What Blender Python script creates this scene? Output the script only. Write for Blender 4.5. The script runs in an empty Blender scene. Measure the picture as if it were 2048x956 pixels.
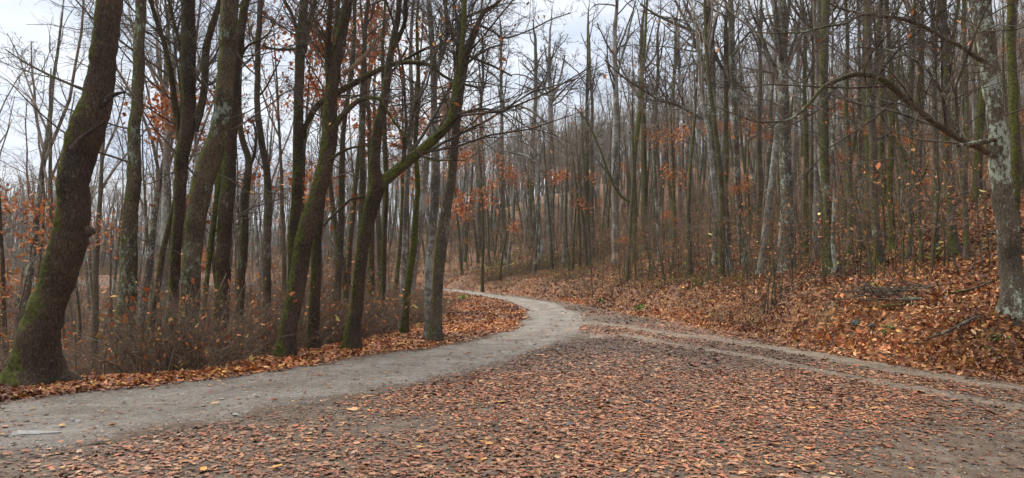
import bpy, math
import numpy as np
from mathutils import Vector

# ------------------------------------------------------------------ camera, world, sun, exposure
S = bpy.context.scene
C = S.collection
F, CX, CY = 1334.0, 1024.0, 478.0          # focal length and centre in photograph pixels (2048 wide)
PITCH = math.atan((565 - 478) / F)
CAM = np.array([0.0, 0.0, 1.6])
cd = bpy.data.cameras.new('camera'); cam = bpy.data.objects.new('camera', cd); C.objects.link(cam)
cd.sensor_width = 36; cd.lens = F / 2048 * 36; cd.clip_end = 3000; cd.clip_start = 0.05
cam.location = CAM; cam.rotation_euler = (math.pi / 2 + PITCH, 0, 0); S.camera = cam

W = bpy.data.worlds.new('World'); S.world = W; W.use_nodes = True
wn, wl = W.node_tree.nodes, W.node_tree.links
wn.clear()
out = wn.new('ShaderNodeOutputWorld'); bg = wn.new('ShaderNodeBackground'); bg.inputs[1].default_value = 0.1
sky = wn.new('ShaderNodeTexSky'); sky.sky_type = 'NISHITA'; sky.sun_disc = False
sky.sun_elevation = math.radians(58); sky.sun_rotation = math.radians(-40)
tc = wn.new('ShaderNodeTexCoord'); mp = wn.new('ShaderNodeMapping'); mp.inputs['Scale'].default_value = (1.0, 1.0, 2.6)
nz = wn.new('ShaderNodeTexNoise'); nz.inputs['Scale'].default_value = 3.4; nz.inputs['Detail'].default_value = 7; nz.inputs['Roughness'].default_value = 0.55
rp = wn.new('ShaderNodeValToRGB'); rp.color_ramp.elements[0].position = 0.34; rp.color_ramp.elements[0].color = (3.1, 3.6, 4.45, 1)
rp.color_ramp.elements[1].position = 0.62; rp.color_ramp.elements[1].color = (5.3, 5.5, 5.8, 1)
mx = wn.new('ShaderNodeMixRGB'); mx.inputs[0].default_value = 0.93
wl.new(tc.outputs['Generated'], mp.inputs[0]); wl.new(mp.outputs[0], nz.inputs[0]); wl.new(nz.outputs[0], rp.inputs[0])
wl.new(sky.outputs[0], mx.inputs[1]); wl.new(rp.outputs[0], mx.inputs[2]); wl.new(mx.outputs[0], bg.inputs[0]); wl.new(bg.outputs[0], out.inputs[0])

sl = bpy.data.lights.new('sun', 'SUN'); so = bpy.data.objects.new('sun', sl); C.objects.link(so)
sl.energy = 3.0; sl.angle = math.radians(70); sl.color = (1.0, 0.96, 0.9)
# sun at elevation 58, azimuth 40 degrees left of straight ahead behind cloud
az, el = math.radians(-40), math.radians(58)
sd = Vector((math.sin(az) * math.cos(el), math.cos(az) * math.cos(el), math.sin(el)))
so.rotation_euler = sd.to_track_quat('Z', 'Y').to_euler()
S.view_settings.view_transform = 'Standard'; S.view_settings.look = 'None'; S.view_settings.gamma = 1
S.view_settings.exposure = 0.98
S.cycles.max_bounces = 4; S.cycles.diffuse_bounces = 2; S.cycles.glossy_bounces = 1
S.cycles.transparent_max_bounces = 4

rng = np.random.default_rng(7)
EXTRA = {}

# ------------------------------------------------------------------ mesh helpers
def sstep(a, b, x):
    t = np.clip((x - a) / (b - a), 0, 1); return t * t * (3 - 2 * t)

def mesh(name, V, faces, mat, smooth=True, col=None):
    """faces: list of int arrays (n,k)."""
    me = bpy.data.meshes.new(name)
    V = np.ascontiguousarray(V, dtype=np.float32)
    me.vertices.add(len(V)); me.vertices.foreach_set('co', V.ravel())
    lt = np.concatenate([np.full(len(f), f.shape[1], np.int32) for f in faces])
    li = np.concatenate([f.ravel() for f in faces]).astype(np.int32)
    me.loops.add(len(li)); me.loops.foreach_set('vertex_index', li)
    me.polygons.add(len(lt))
    me.polygons.foreach_set('loop_start', np.concatenate([[0], np.cumsum(lt)[:-1]]).astype(np.int32))
    me.polygons.foreach_set('loop_total', lt)
    me.polygons.foreach_set('use_smooth', np.full(len(lt), smooth))
    me.update(calc_edges=True)
    if col is not None:
        a = me.color_attributes.new('tone', 'FLOAT_COLOR', 'POINT')
        a.data.foreach_set('color', np.ascontiguousarray(col, dtype=np.float32).ravel())
    me.materials.append(mat)
    return me

def link(name, me, parent=None, loc=None, **props):
    o = bpy.data.objects.new(name, me); C.objects.link(o)
    if parent is not None: o.parent = parent
    if loc is not None: o.location = loc
    for k, v in props.items():
        if v: o[k] = v
    return o

class Geo:
    """collects vertices and faces of ONE mesh"""
    def __init__(s): s.V = []; s.F = []; s.C = []; s.n = 0
    def add(s, V, fs, col=None):
        s.V.append(V); s.F += [f + s.n for f in fs]; s.n += len(V)
        if col is not None: s.C.append(col)
    def mesh(s, name, mat, smooth=True):
        return mesh(name, np.concatenate(s.V), s.F, mat, smooth, np.concatenate(s.C) if s.C else None)

def tubes(P, R, sides, rough=0.0, g=None, lobes=None):
    """P (N,K,3), R (N,K) -> vertices and faces of N tapered tubes"""
    N, K, _ = P.shape
    T = np.empty_like(P); T[:, 1:-1] = P[:, 2:] - P[:, :-2]; T[:, 0] = P[:, 1] - P[:, 0]; T[:, -1] = P[:, -1] - P[:, -2]
    T /= np.linalg.norm(T, axis=2, keepdims=True) + 1e-9
    ref = np.where(np.abs(T[:, K // 2, 2:3]) > 0.8, np.array([[1.0, 0, 0]]), np.array([[0, 0, 1.0]]))[:, None, :]
    U = np.cross(T, np.broadcast_to(ref, T.shape)); U /= np.linalg.norm(U, axis=2, keepdims=True) + 1e-9
    Bn = np.cross(T, U)
    a = np.arange(sides) * 2 * math.pi / sides
    rr = R[:, :, None] * np.ones(sides)
    if lobes is not None: rr = rr * lobes
    V = P[:, :, None, :] + rr[..., None] * (np.cos(a)[None, None, :, None] * U[:, :, None, :] + np.sin(a)[None, None, :, None] * Bn[:, :, None, :])
    idx = np.arange(N * K * sides).reshape(N, K, sides)
    i0 = idx[:, :-1, :]; i1 = idx[:, 1:, :]
    q = np.stack([i0, np.roll(i0, -1, 2), np.roll(i1, -1, 2), i1], -1).reshape(-1, 4)
    fs = [q]
    if sides > 3: fs.append(idx[:, -1, :].reshape(-1, sides))
    return V.reshape(-1, 3), fs

def grow(P, R, n, tr, ang, lf, K, up, wob, rr, rg, rmin, lpow=0.7, absl=None, thick=0.0085):
    """n children on the branches P,R; returns their P,R"""
    N, K0, _ = P.shape
    seg = np.linalg.norm(np.diff(P, axis=1), axis=2); L = seg.sum(1)
    w = L ** 0.8; pi = rg.choice(N, n, p=w / w.sum())
    t = rg.uniform(tr[0], tr[1], n); x = t * (K0 - 1); i = np.minimum(x.astype(int), K0 - 2); f = (x - i)[:, None]
    p0 = P[pi, i] * (1 - f) + P[pi, i + 1] * f
    r0 = R[pi, i] * (1 - f[:, 0]) + R[pi, i + 1] * f[:, 0]
    T = P[pi, i + 1] - P[pi, i]; T /= np.linalg.norm(T, axis=1, keepdims=True) + 1e-9
    u = rg.normal(size=(n, 3)); u -= (u * T).sum(1, keepdims=True) * T; u /= np.linalg.norm(u, axis=1, keepdims=True) + 1e-9
    a = np.radians(rg.uniform(ang[0], ang[1], n))[:, None]
    d = T * np.cos(a) + u * np.sin(a)
    base = L[pi] if absl is None else absl
    ln = lf * base * (1 - 0.6 * t) * rg.uniform(0.5, 1.2, n)
    st = (ln / (K - 1))[:, None]
    out = np.empty((n, K, 3)); out[:, 0] = p0
    kick = rg.normal(size=(n, 3)) * wob * 0.7
    for k in range(1, K):
        d = d + rg.normal(size=(n, 3)) * wob + kick * 0.3 + np.array([0, 0, up])
        d /= np.linalg.norm(d, axis=1, keepdims=True)
        out[:, k] = out[:, k - 1] + d * st
    rs = np.minimum(r0 * rr * rg.uniform(0.7, 1.1, n), ln * thick + 0.0015)
    rs = np.maximum(rs, rmin)
    Rr = rs[:, None] * np.linspace(1, 0.25, K)[None] ** lpow
    return out, np.maximum(Rr, rmin * 0.6)

# ------------------------------------------------------------------ terrain
def base_z(y):
    y = np.asarray(y, float)
    return 0.0245 * np.sqrt((np.maximum(y - 36, 0)) ** 2 + 9) - 0.0735 + 0 * y

def ray(px, py):
    cx = (px - CX) / F; cy = (CY - py) / F
    return np.array([cx, math.cos(PITCH) - cy * math.sin(PITCH), math.sin(PITCH) + cy * math.cos(PITCH)])

def hit(px, py, h, dmax=400.0):
    d = ray(px, py); ts = np.geomspace(3.0, dmax, 500); q = CAM + d * ts[:, None]
    b = np.nonzero(q[:, 2] < h(q[:, 0], q[:, 1]))[0]; k = max(int(b[0]) if len(b) else 499, 1); lo, hi = ts[k - 1], ts[k]
    for _ in range(12):
        m = (lo + hi) / 2; p = CAM + d * m
        if p[2] < h(p[0], p[1]): hi = m
        else: lo = m
    return CAM + d * lo

def flat_pts(L): return [tuple(hit(x, y, lambda X, Y: base_z(Y))[:2]) for x, y in L]

FOOT = np.array([(16, -30), (12, -12), (9.6, 0), (8.6, 6)] + flat_pts([(2048, 768), (1760, 728), (1536, 686), (1400, 655), (1260, 628), (1150, 607), (1040, 592), (960, 583), (915, 579)]) + [(-12.5, 82), (-30, 93), (-70, 106), (-300, 130)])
EDGE = np.array([(-14, -30), (-11.5, 0), (-9.2, 7)] + flat_pts([(-60, 772), (150, 762), (430, 748), (500, 722), (700, 687), (830, 655), (900, 625)]) + [(-5.6, 48), (-9, 62), (-17, 75), (-32, 84), (-70, 97), (-300, 120)])
ROAD_L = np.array([(-16, -4), (-12, 5)] + flat_pts([(-100, 822), (0, 812), (240, 778), (430, 759), (600, 737), (760, 714), (900, 694), (1000, 667), (1043, 650), (1058, 634), (1050, 618), (1020, 604), (965, 592), (915, 584)]) + [(-12.5, 77), (-30, 88.5), (-70, 101)])
ROAD_R = np.array([(-13, -6), (-9, 1.5)] + flat_pts([(-150, 955), (0, 918), (300, 862), (512, 823), (662, 798), (860, 762), (1024, 722), (1120, 690), (1180, 655), (1172, 630), (1115, 606), (1024, 593), (960, 585), (920, 580)]) + [(-12.3, 80.5), (-30, 92), (-70, 105)])

def sdist(X, Y, L):
    """distance to the polyline, positive on its right-hand side (seen walking along it)"""
    X = np.asarray(X, float); Y = np.asarray(Y, float); sh = X.shape
    x = X.ravel(); y = Y.ravel(); best = np.full(x.shape, 1e9); sg = np.ones(x.shape)
    for (x0, y0), (x1, y1) in zip(L[:-1], L[1:]):
        dx, dy = x1 - x0, y1 - y0; l2 = dx * dx + dy * dy
        t = np.clip(((x - x0) * dx + (y - y0) * dy) / l2, 0, 1)
        qx = x - x0 - t * dx; qy = y - y0 - t * dy; d = np.hypot(qx, qy)
        s = np.sign(dy * (x - x0) - dx * (y - y0)); m = d < best - 1e-9
        best = np.where(m, d, best); sg = np.where(m, s, sg)
    return (best * sg).reshape(sh)

rn = np.random.default_rng(3)
_w = [(rn.uniform(-1, 1, 2) * f, rn.uniform(0, 6.3), 1.0 / f) for f in (0.1, 0.13, 0.2, 0.3, 0.45, 0.7, 1.0, 1.5, 2.2, 3.1, 4.5, 6.5) for _ in range(3)]
def relief(X, Y, lo=0, hi=99):
    z = 0
    for (k, p, a) in _w[lo:hi]: z = z + a * np.sin(k[0] * X + k[1] * Y + p)
    return z

def H(X, Y):
    X = np.asarray(X, float); Y = np.asarray(Y, float)
    dr = sdist(X, Y, FOOT); dl = -sdist(X, Y, EDGE)
    z = base_z(np.minimum(Y, 95))
    d = np.maximum(dr, 0)
    bank = 1.3 * sstep(0.0, 3.5, d + 0.25 * relief(X, Y, 12, 24) * sstep(0.3, 1.5, d))
    m = sstep(-75, 40, X) * 0.93 + 0.07
    m = np.where(Y < 70, 1 - (1 - m) * sstep(45, 70, Y), m)
    s = np.maximum(d - 2.6, 0)
    hill = m * 56 * (1 - np.exp(-(np.sqrt(s * s + 4) - 2) * 0.35 / 56))
    e = np.maximum(dl, 0)
    md = 0.3 + 0.7 * np.maximum(sstep(-10, -24, X), sstep(34, 20, Y))
    drop = -md * 17 * (1 - np.exp(-(np.sqrt(e * e + 0.5) - 0.707) * 0.46 / 17))
    r = np.hypot(X, Y)
    rise = np.where(dl > 0, sstep(130, 330, r) * 13 * sstep(0, 30, dl), 0)
    amp = 0.004 + 0.055 * sstep(0.2, 3, d) + 0.02 * sstep(0, 2, e)
    return z + bank + hill + drop + rise + amp * relief(X, Y, 12, 30) + 0.0025 * relief(X, Y, 24, 36) + sstep(8, 40, d) * 0.12 * relief(X, Y, 0, 9)


def axis(lo, hi, c, fine, n_f, growth):
    a = [c]; s = fine
    k = 0
    while a[-1] < hi:
        a.append(a[-1] + s); k += 1
        if k > n_f: s *= growth
    b = [c]; s = fine; k = 0
    while b[-1] > lo:
        b.append(b[-1] - s); k += 1
        if k > n_f * 0.5: s *= growth
    return np.array(b[:0:-1] + a)
xs = axis(-700, 700, 1, 0.15, 66, 1.03); ys = axis(-60, 1100, 8, 0.15, 80, 1.024)
GX, GY = np.meshgrid(xs, ys); GZ = H(GX, GY)
def H(X, Y):
    """height of the ground sheet as built"""
    X = np.asarray(X, float); Y = np.asarray(Y, float)
    i = np.clip(np.searchsorted(xs, X) - 1, 0, len(xs) - 2); j = np.clip(np.searchsorted(ys, Y) - 1, 0, len(ys) - 2)
    u = np.clip((X - xs[i]) / (xs[i + 1] - xs[i]), 0, 1); v = np.clip((Y - ys[j]) / (ys[j + 1] - ys[j]), 0, 1)
    return (GZ[j, i] * (1 - u) + GZ[j, i + 1] * u) * (1 - v) + (GZ[j + 1, i] * (1 - u) + GZ[j + 1, i + 1] * u) * v
def hz(x, y): return float(H(x, y))
def ground(px, py): return hit(px, py, H)

def at(px, py, D):
    d = ray(px, py); return CAM + d * (D / d[1])

# ------------------------------------------------------------------ materials
def new_mat(name, rough=0.85, spec=0.2):
    m = bpy.data.materials.new(name); m.use_nodes = True
    b = m.node_tree.nodes['Principled BSDF']; b.inputs['Roughness'].default_value = rough
    b.inputs['Specular IOR Level'].default_value = spec
    return m, m.node_tree.nodes, m.node_tree.links, b
def ramp(ns, stops):
    r = ns.new('ShaderNodeValToRGB'); e = r.color_ramp.elements
    e[0].position, e[0].color = stops[0][0], (*stops[0][1], 1); e[1].position, e[1].color = stops[-1][0], (*stops[-1][1], 1)
    for p, c in stops[1:-1]: n = e.new(p); n.color = (*c, 1)
    return r
def noise(ns, ls, vec, scale, detail=4, rough=0.6):
    n = ns.new('ShaderNodeTexNoise'); n.inputs['Scale'].default_value = scale; n.inputs['Detail'].default_value = detail
    n.inputs['Roughness'].default_value = rough; ls.new(vec, n.inputs['Vector']); return n.outputs[0]
def math_(ns, ls, op, a, b):
    n = ns.new('ShaderNodeMath'); n.operation = op
    for i, v in enumerate((a, b)):
        if v is None: continue
        if isinstance(v, (int, float)): n.inputs[i].default_value = v
        else: ls.new(v, n.inputs[i])
    return n.outputs[0]
def mix(ns, ls, f, a, b, mode='MIX'):
    n = ns.new('ShaderNodeMixRGB'); n.blend_type = mode
    for i, v in enumerate((f, a, b)):
        if isinstance(v, (int, float)): n.inputs[i].default_value = v
        elif isinstance(v, tuple): n.inputs[i].default_value = (*v, 1)
        else: ls.new(v, n.inputs[i])
    return n.outputs[0]
def vmap(ns, ls, vec, scale):
    n = ns.new('ShaderNodeMapping'); n.inputs['Scale'].default_value = scale; ls.new(vec, n.inputs[0]); return n.outputs[0]

def bark(name, dark, light, moss=0.3, lichen=0.2, lich_col=(0.30, 0.36, 0.27), side=(-0.8, -0.3, 0.25), bump=0.6, fine=1.0):
    m, ns, ls, b = new_mat(name, 0.85, 0.15)
    t = ns.new('ShaderNodeTexCoord').outputs['Object']; oi = ns.new('ShaderNodeObjectInfo')
    off = ns.new('ShaderNodeVectorMath'); off.operation = 'ADD'; ls.new(t, off.inputs[0])
    sc = ns.new('ShaderNodeVectorMath'); sc.operation = 'SCALE'; sc.inputs[0].default_value = (17, 9, 31); ls.new(oi.outputs['Random'], sc.inputs['Scale'])
    ls.new(sc.outputs[0], off.inputs[1]); v = off.outputs[0]
    ridg = noise(ns, ls, vmap(ns, ls, v, (48 * fine, 48 * fine, 11 * fine)), 1.0, 6, 0.75)
    base = ramp(ns, [(0.36, dark), (0.66, light)]); ls.new(ridg, base.inputs[0])
    big = noise(ns, ls, v, 1.3, 3); bm = ramp(ns, [(0.35, (0.65, 0.65, 0.65)), (0.65, (1.25, 1.2, 1.15))]); ls.new(big, bm.inputs[0])
    col = mix(ns, ls, 1.0, base.outputs[0], bm.outputs[0], 'MULTIPLY')
    sp = ramp(ns, [(0.60, (0, 0, 0)), (0.66, (1, 1, 1))]); ls.new(noise(ns, ls, v, 34, 3, 0.6), sp.inputs[0])
    col = mix(ns, ls, math_(ns, ls, 'MULTIPLY', sp.outputs[0], 0.55), col, tuple(x * 1.9 for x in light))
    geo = ns.new('ShaderNodeNewGeometry')
    dp = ns.new('ShaderNodeVectorMath'); dp.operation = 'DOT_PRODUCT'; ls.new(geo.outputs['Normal'], dp.inputs[0]); dp.inputs[1].default_value = side
    # moss where the bark faces the damp side, broken up by noise
    mn = noise(ns, ls, v, 2.2, 5, 0.7)
    ms = math_(ns, ls, 'ADD', math_(ns, ls, 'MULTIPLY', dp.outputs['Value'], 0.32), mn)
    mr = ramp(ns, [(0.72 - moss * 0.4, (0, 0, 0)), (0.8 - moss * 0.4, (1, 1, 1))]); ls.new(ms, mr.inputs[0])
    mc = ramp(ns, [(0.35, (0.035, 0.040, 0.008)), (0.7, (0.15, 0.155, 0.028))]); ls.new(noise(ns, ls, v, 14, 4), mc.inputs[0])
    if moss > 0: col = mix(ns, ls, math_(ns, ls, 'MULTIPLY', mr.outputs[0], 0.85), col, mc.outputs[0])
    ln = noise(ns, ls, vmap(ns, ls, v, (1, 1, 0.6)), 11, 7, 0.78)
    l2 = noise(ns, ls, v, 0.9, 2)
    lr = ramp(ns, [(0.72 - lichen * 0.24, (0, 0, 0)), (0.78 - lichen * 0.24, (1, 1, 1))])
    ls.new(math_(ns, ls, 'ADD', ln, math_(ns, ls, 'MULTIPLY', math_(ns, ls, 'SUBTRACT', l2, 0.5), 0.55)), lr.inputs[0])
    if lichen > 0: col = mix(ns, ls, math_(ns, ls, 'MULTIPLY', lr.outputs[0], 0.8), col, lich_col)
    ls.new(col, b.inputs['Base Color'])
    bp = ns.new('ShaderNodeBump'); bp.inputs['Strength'].default_value = bump; bp.inputs['Distance'].default_value = 0.03
    ls.new(ridg, bp.inputs['Height']); ls.new(bp.outputs[0], b.inputs['Normal'])
    return m

BK = {
 'dark': bark('bark_dark_moss', (0.022, 0.016, 0.011), (0.125, 0.09, 0.06), 0.36, 0.22, (0.28, 0.26, 0.19), bump=0.9),
 'bare': bark('bark_dark_bare', (0.02, 0.015, 0.012), (0.08, 0.06, 0.048), 0.0, 0.1, bump=0.8),
 'moss': bark('bark_mossy', (0.028, 0.022, 0.014), (0.15, 0.12, 0.078), 0.18, 0.58, (0.27, 0.33, 0.24)),
 'lich': bark('bark_lichen', (0.035, 0.028, 0.02), (0.17, 0.14, 0.10), -0.05, 0.8, (0.42, 0.47, 0.37)),
 'pale': bark('bark_pale', (0.06, 0.05, 0.04), (0.29, 0.255, 0.205), 0.0, 0.86, (0.40, 0.42, 0.37)),
 'grey': bark('bark_grey_brown', (0.034, 0.027, 0.02), (0.18, 0.145, 0.105), 0.08, 0.42, (0.30, 0.31, 0.25)),
 'green': bark('bark_green', (0.03, 0.027, 0.012), (0.13, 0.115, 0.055), 0.8, 0.22, (0.25, 0.3, 0.2)),
 'dead': bark('dead_wood', (0.14, 0.09, 0.055), (0.34, 0.25, 0.17), 0.0, 0.0),
}
def flat_mat(name, c1, c2, scale=6.0, rough=0.85, spec=0.15):
    m, ns, ls, b = new_mat(name, rough, spec)
    t = ns.new('ShaderNodeTexCoord').outputs['Object']; r = ramp(ns, [(0.35, c1), (0.65, c2)])
    ls.new(noise(ns, ls, t, scale, 4), r.inputs[0]); ls.new(r.outputs[0], b.inputs['Base Color']); return m
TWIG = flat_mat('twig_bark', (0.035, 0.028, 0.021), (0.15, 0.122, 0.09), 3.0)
TWIG_FAR = flat_mat('hazed_twigs', (0.11, 0.088, 0.066), (0.31, 0.26, 0.20), 2.0)  # paler twig colour for distant crowns, haze painted into it
BRUSH = flat_mat('brush_stems', (0.075, 0.052, 0.036), (0.27, 0.20, 0.14), 4.0)

def attr_mat(name, rough=0.6, spec=0.3, detail=0.35, transl=0.0):
    m, ns, ls, b = new_mat(name, rough, spec)
    a = ns.new('ShaderNodeAttribute'); a.attribute_name = 'tone'
    t = ns.new('ShaderNodeTexCoord').outputs['Object']
    r = ramp(ns, [(0.3, (1 - detail,) * 3), (0.7, (1 + detail,) * 3)]); ls.new(noise(ns, ls, t, 45, 4), r.inputs[0])
    ls.new(mix(ns, ls, 1.0, a.outputs['Color'], r.outputs[0], 'MULTIPLY'), b.inputs['Base Color'])
    return m
LEAF = attr_mat('fallen_leaves', 0.55, 0.35)
LEAF_DRY = attr_mat('dry_leaves', 0.7, 0.2)
STONE = attr_mat('gravel_stones', 0.75, 0.3, 0.2)

# ground: mud under the leaves, leaf-coloured cells on the slopes beyond the scattered leaves
def ground_mat():
    m, ns, ls, b = new_mat('forest_floor', 0.8, 0.25)
    t = ns.new('ShaderNodeTexCoord').outputs['Object']; a = ns.new('ShaderNodeAttribute'); a.attribute_name = 'tone'
    sep = ns.new('ShaderNodeSeparateColor'); ls.new(a.outputs['Color'], sep.inputs[0])
    mud = ramp(ns, [(0.3, (0.05, 0.034, 0.023)), (0.5, (0.105, 0.074, 0.050)), (0.7, (0.19, 0.145, 0.105))]); ls.new(noise(ns, ls, t, 2.6, 9, 0.72), mud.inputs[0])
    def cells(scale, stops):
        vo = ns.new('ShaderNodeTexVoronoi'); vo.inputs['Scale'].default_value = scale; vo.inputs['Randomness'].default_value = 1
        ls.new(t, vo.inputs['Vector']); sc = ns.new('ShaderNodeSeparateColor'); ls.new(vo.outputs['Color'], sc.inputs[0])
        r = ramp(ns, stops); ls.new(sc.outputs[0], r.inputs[0]); return r.outputs[0], vo.outputs['Distance']
    st = [(0.0, (0.028, 0.015, 0.009)), (0.3, (0.095, 0.038, 0.016)), (0.6, (0.21, 0.085, 0.034)), (0.85, (0.32, 0.15, 0.06)), (1.0, (0.40, 0.22, 0.10))]  # litter tones lowered to paint shade into the gaps between leaves
    c1, dd = cells(11, st); c2, _ = cells(5.0, st)
    lit = mix(ns, ls, 0.4, c1, c2)
    pat = ramp(ns, [(0.35, (0.6, 0.62, 0.62)), (0.65, (1.15, 1.1, 1.0))]); ls.new(noise(ns, ls, t, 0.35, 6, 0.7), pat.inputs[0])
    lit = mix(ns, ls, 1.0, lit, pat.outputs[0], 'MULTIPLY')
    gr = ramp(ns, [(0.56, (0, 0, 0)), (0.72, (1, 1, 1))]); ls.new(noise(ns, ls, t, 0.8, 6, 0.7), gr.inputs[0])
    lit = mix(ns, ls, math_(ns, ls, 'MULTIPLY', gr.outputs[0], 0.5), lit, (0.10, 0.095, 0.03))
    ls.new(mix(ns, ls, sep.outputs[0], mud.outputs[0], lit), b.inputs['Base Color'])
    bp = ns.new('ShaderNodeBump'); bp.inputs['Strength'].default_value = 0.8; bp.inputs['Distance'].default_value = 0.02
    ls.new(noise(ns, ls, t, 28, 6, 0.7), bp.inputs['Height']); ls.new(bp.outputs[0], b.inputs['Normal'])
    return m
def gravel_mat(name, c, wet=0.0):
    m, ns, ls, b = new_mat(name, 0.8, 0.3)
    t = ns.new('ShaderNodeTexCoord').outputs['Object']
    r = ramp(ns, [(0.3, tuple(x * 0.35 for x in c)), (0.5, c), (0.64, tuple(x * 1.75 for x in c))]); ls.new(noise(ns, ls, t, 55, 8, 0.8), r.inputs[0])
    big = ramp(ns, [(0.36, (0.60, 0.56, 0.51)), (0.6, (1.1, 1.1, 1.1))]); ls.new(noise(ns, ls, t, 0.9, 8, 0.72), big.inputs[0])
    col = mix(ns, ls, 1.0, r.outputs[0], big.outputs[0], 'MULTIPLY')
    br = ramp(ns, [(0.54, (0, 0, 0)), (0.64, (1, 1, 1))]); ls.new(noise(ns, ls, vmap(ns, ls, t, (1, 1, 1)), 3.7, 9, 0.8), br.inputs[0])
    la = ns.new('ShaderNodeAttribute'); la.attribute_name = 'tone'
    mid = ramp(ns, [(0.34, (0.66, 0.64, 0.6)), (0.62, (1.22, 1.2, 1.18))]); ls.new(noise(ns, ls, t, 7, 8, 0.8), mid.inputs[0]); col = mix(ns, ls, 1.0, col, mid.outputs[0], 'MULTIPLY')
    crumb = ramp(ns, [(0.44, (0, 0, 0)), (0.56, (1, 1, 1))]); ls.new(noise(ns, ls, t, 9, 9, 0.85), crumb.inputs[0])
    off_lane = math_(ns, ls, 'MULTIPLY', math_(ns, ls, 'SUBTRACT', 1.0, la.outputs['Fac']), crumb.outputs[0])
    col = mix(ns, ls, math_(ns, ls, 'MULTIPLY', off_lane, 0.75), col, (0.115, 0.08, 0.056))
    col = mix(ns, ls, math_(ns, ls, 'MULTIPLY', br.outputs[0], 0.5), col, (0.12, 0.085, 0.06))
    ls.new(col, b.inputs['Base Color'])
    rr = ramp(ns, [(0.35, (0.5,) * 3), (0.6, (0.85,) * 3)]); ls.new(noise(ns, ls, t, 1.1, 5), rr.inputs[0]); ls.new(rr.outputs[0], b.inputs['Roughness'])
    bp = ns.new('ShaderNodeBump'); bp.inputs['Strength'].default_value = 1.0; bp.inputs['Distance'].default_value = 0.03
    ls.new(noise(ns, ls, t, 26, 9, 0.85), bp.inputs['Height']); ls.new(bp.outputs[0], b.inputs['Normal'])
    return m
GROUND = ground_mat(); ROADM = gravel_mat('road_gravel', (0.232, 0.208, 0.178)); TRACKM = gravel_mat('track_gravel', (0.23, 0.185, 0.135))

# ------------------------------------------------------------------ ground, road, track
ny, nx = GX.shape
idx = np.arange(nx * ny).reshape(ny, nx)
q = np.stack([idx[:-1, :-1], idx[:-1, 1:], idx[1:, 1:], idx[1:, :-1]], -1).reshape(-1, 4)
dR = sdist(GX, GY, FOOT); dL = -sdist(GX, GY, EDGE); dRL = -sdist(GX, GY, ROAD_L)
lit = np.clip(np.maximum(np.maximum(sstep(-0.3, 0.4, dR), sstep(-0.4, 0.2, dL)), sstep(0.0, 0.5, dRL)), 0, 1)
colr = np.stack([lit, lit, lit, np.ones_like(lit)], -1).reshape(-1, 4)
ground_o = link('ground', mesh('ground', np.stack([GX, GY, GZ], -1).reshape(-1, 3), [q], GROUND, True, colr), kind='structure', label='forest floor of brown leaf litter and mud sloping up to the right')

def resample(L, n):
    L = np.asarray(L, float); 
    P = np.vstack([2 * L[0] - L[1], L, 2 * L[-1] - L[-2]]); o = []
    for i in range(1, len(P) - 2):
        a, b, c, d = P[i - 1:i + 3]
        for t in np.linspace(0, 1, 12, endpoint=False):
            o.append(0.5 * (2 * b + (c - a) * t + (2 * a - 5 * b + 4 * c - d) * t * t + (3 * b - a - 3 * c + d) * t ** 3))
    o.append(P[-2]); o = np.array(o)
    s = np.concatenate([[0], np.cumsum(np.linalg.norm(np.diff(o[:, :3], axis=0), axis=1))]); u = np.linspace(0, s[-1], n)
    return np.stack([np.interp(u, s, o[:, k]) for k in range(o.shape[1])], 1)

def ribbon(name, A, B, m, crown, edge, mat, nlen):
    k = len(A); tA = []; 
    A2 = []; B2 = []
    for i in range(k - 1):
        for t in np.linspace(0, 1, nlen, endpoint=False): A2.append(A[i] * (1 - t) + A[i + 1] * t); B2.append(B[i] * (1 - t) + B[i + 1] * t)
    A2.append(A[-1]); B2.append(B[-1]); A2 = np.array(A2); B2 = np.array(B2)
    for _ in range(6):   # smooth the corners
        for Q in (A2, B2): Q[1:-1] = (Q[:-2] + 2 * Q[1:-1] + Q[2:]) / 4
    u = np.linspace(-0.12, 1.12, m)
    X = A2[:, None, 0] * (1 - u) + B2[:, None, 0] * u; Y = A2[:, None, 1] * (1 - u) + B2[:, None, 1] * u
    prof = crown - (crown + edge) * sstep(0.70, 1.22, np.abs(u * 2 - 1))
    rag = 0.016 * sstep(0.55, 0.9, np.abs(u * 2 - 1)) + 0.002
    rut = -0.012 * (np.exp(-((u - 0.27) / 0.09) ** 2) + np.exp(-((u - 0.73) / 0.09) ** 2))
    Z = H(X, Y) + prof + rut + 0.006 * np.sin(3.1 * X + 2.3 * Y) * np.sin(1.7 * Y - 2.2 * X) + 0.0035 * relief(X, Y, 27, 36) + rag * np.sin(X * 11.3 + 3 * np.sin(Y * 7.1)) * np.sin(Y * 13.7 + 2 * np.sin(X * 5.3)) + rag * 0.9 * np.sin(X * 4.1 + Y * 2.9 + 2 * np.sin(Y * 1.7 - X))
    n0, n1 = X.shape; id_ = np.arange(n0 * n1).reshape(n0, n1)
    f = np.stack([id_[:-1, :-1], id_[:-1, 1:], id_[1:, 1:], id_[1:, :-1]], -1).reshape(-1, 4)
    lane = np.clip(np.exp(-((u - 0.27) / 0.13) ** 2) + np.exp(-((u - 0.73) / 0.13) ** 2), 0, 1)[None] + 0 * X; lc = np.stack([lane, lane, lane, 1 + 0 * lane], -1).reshape(-1, 4)
    return mesh(name, np.stack([X, Y, Z], -1).reshape(-1, 3), [f], mat, True, lc)
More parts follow.
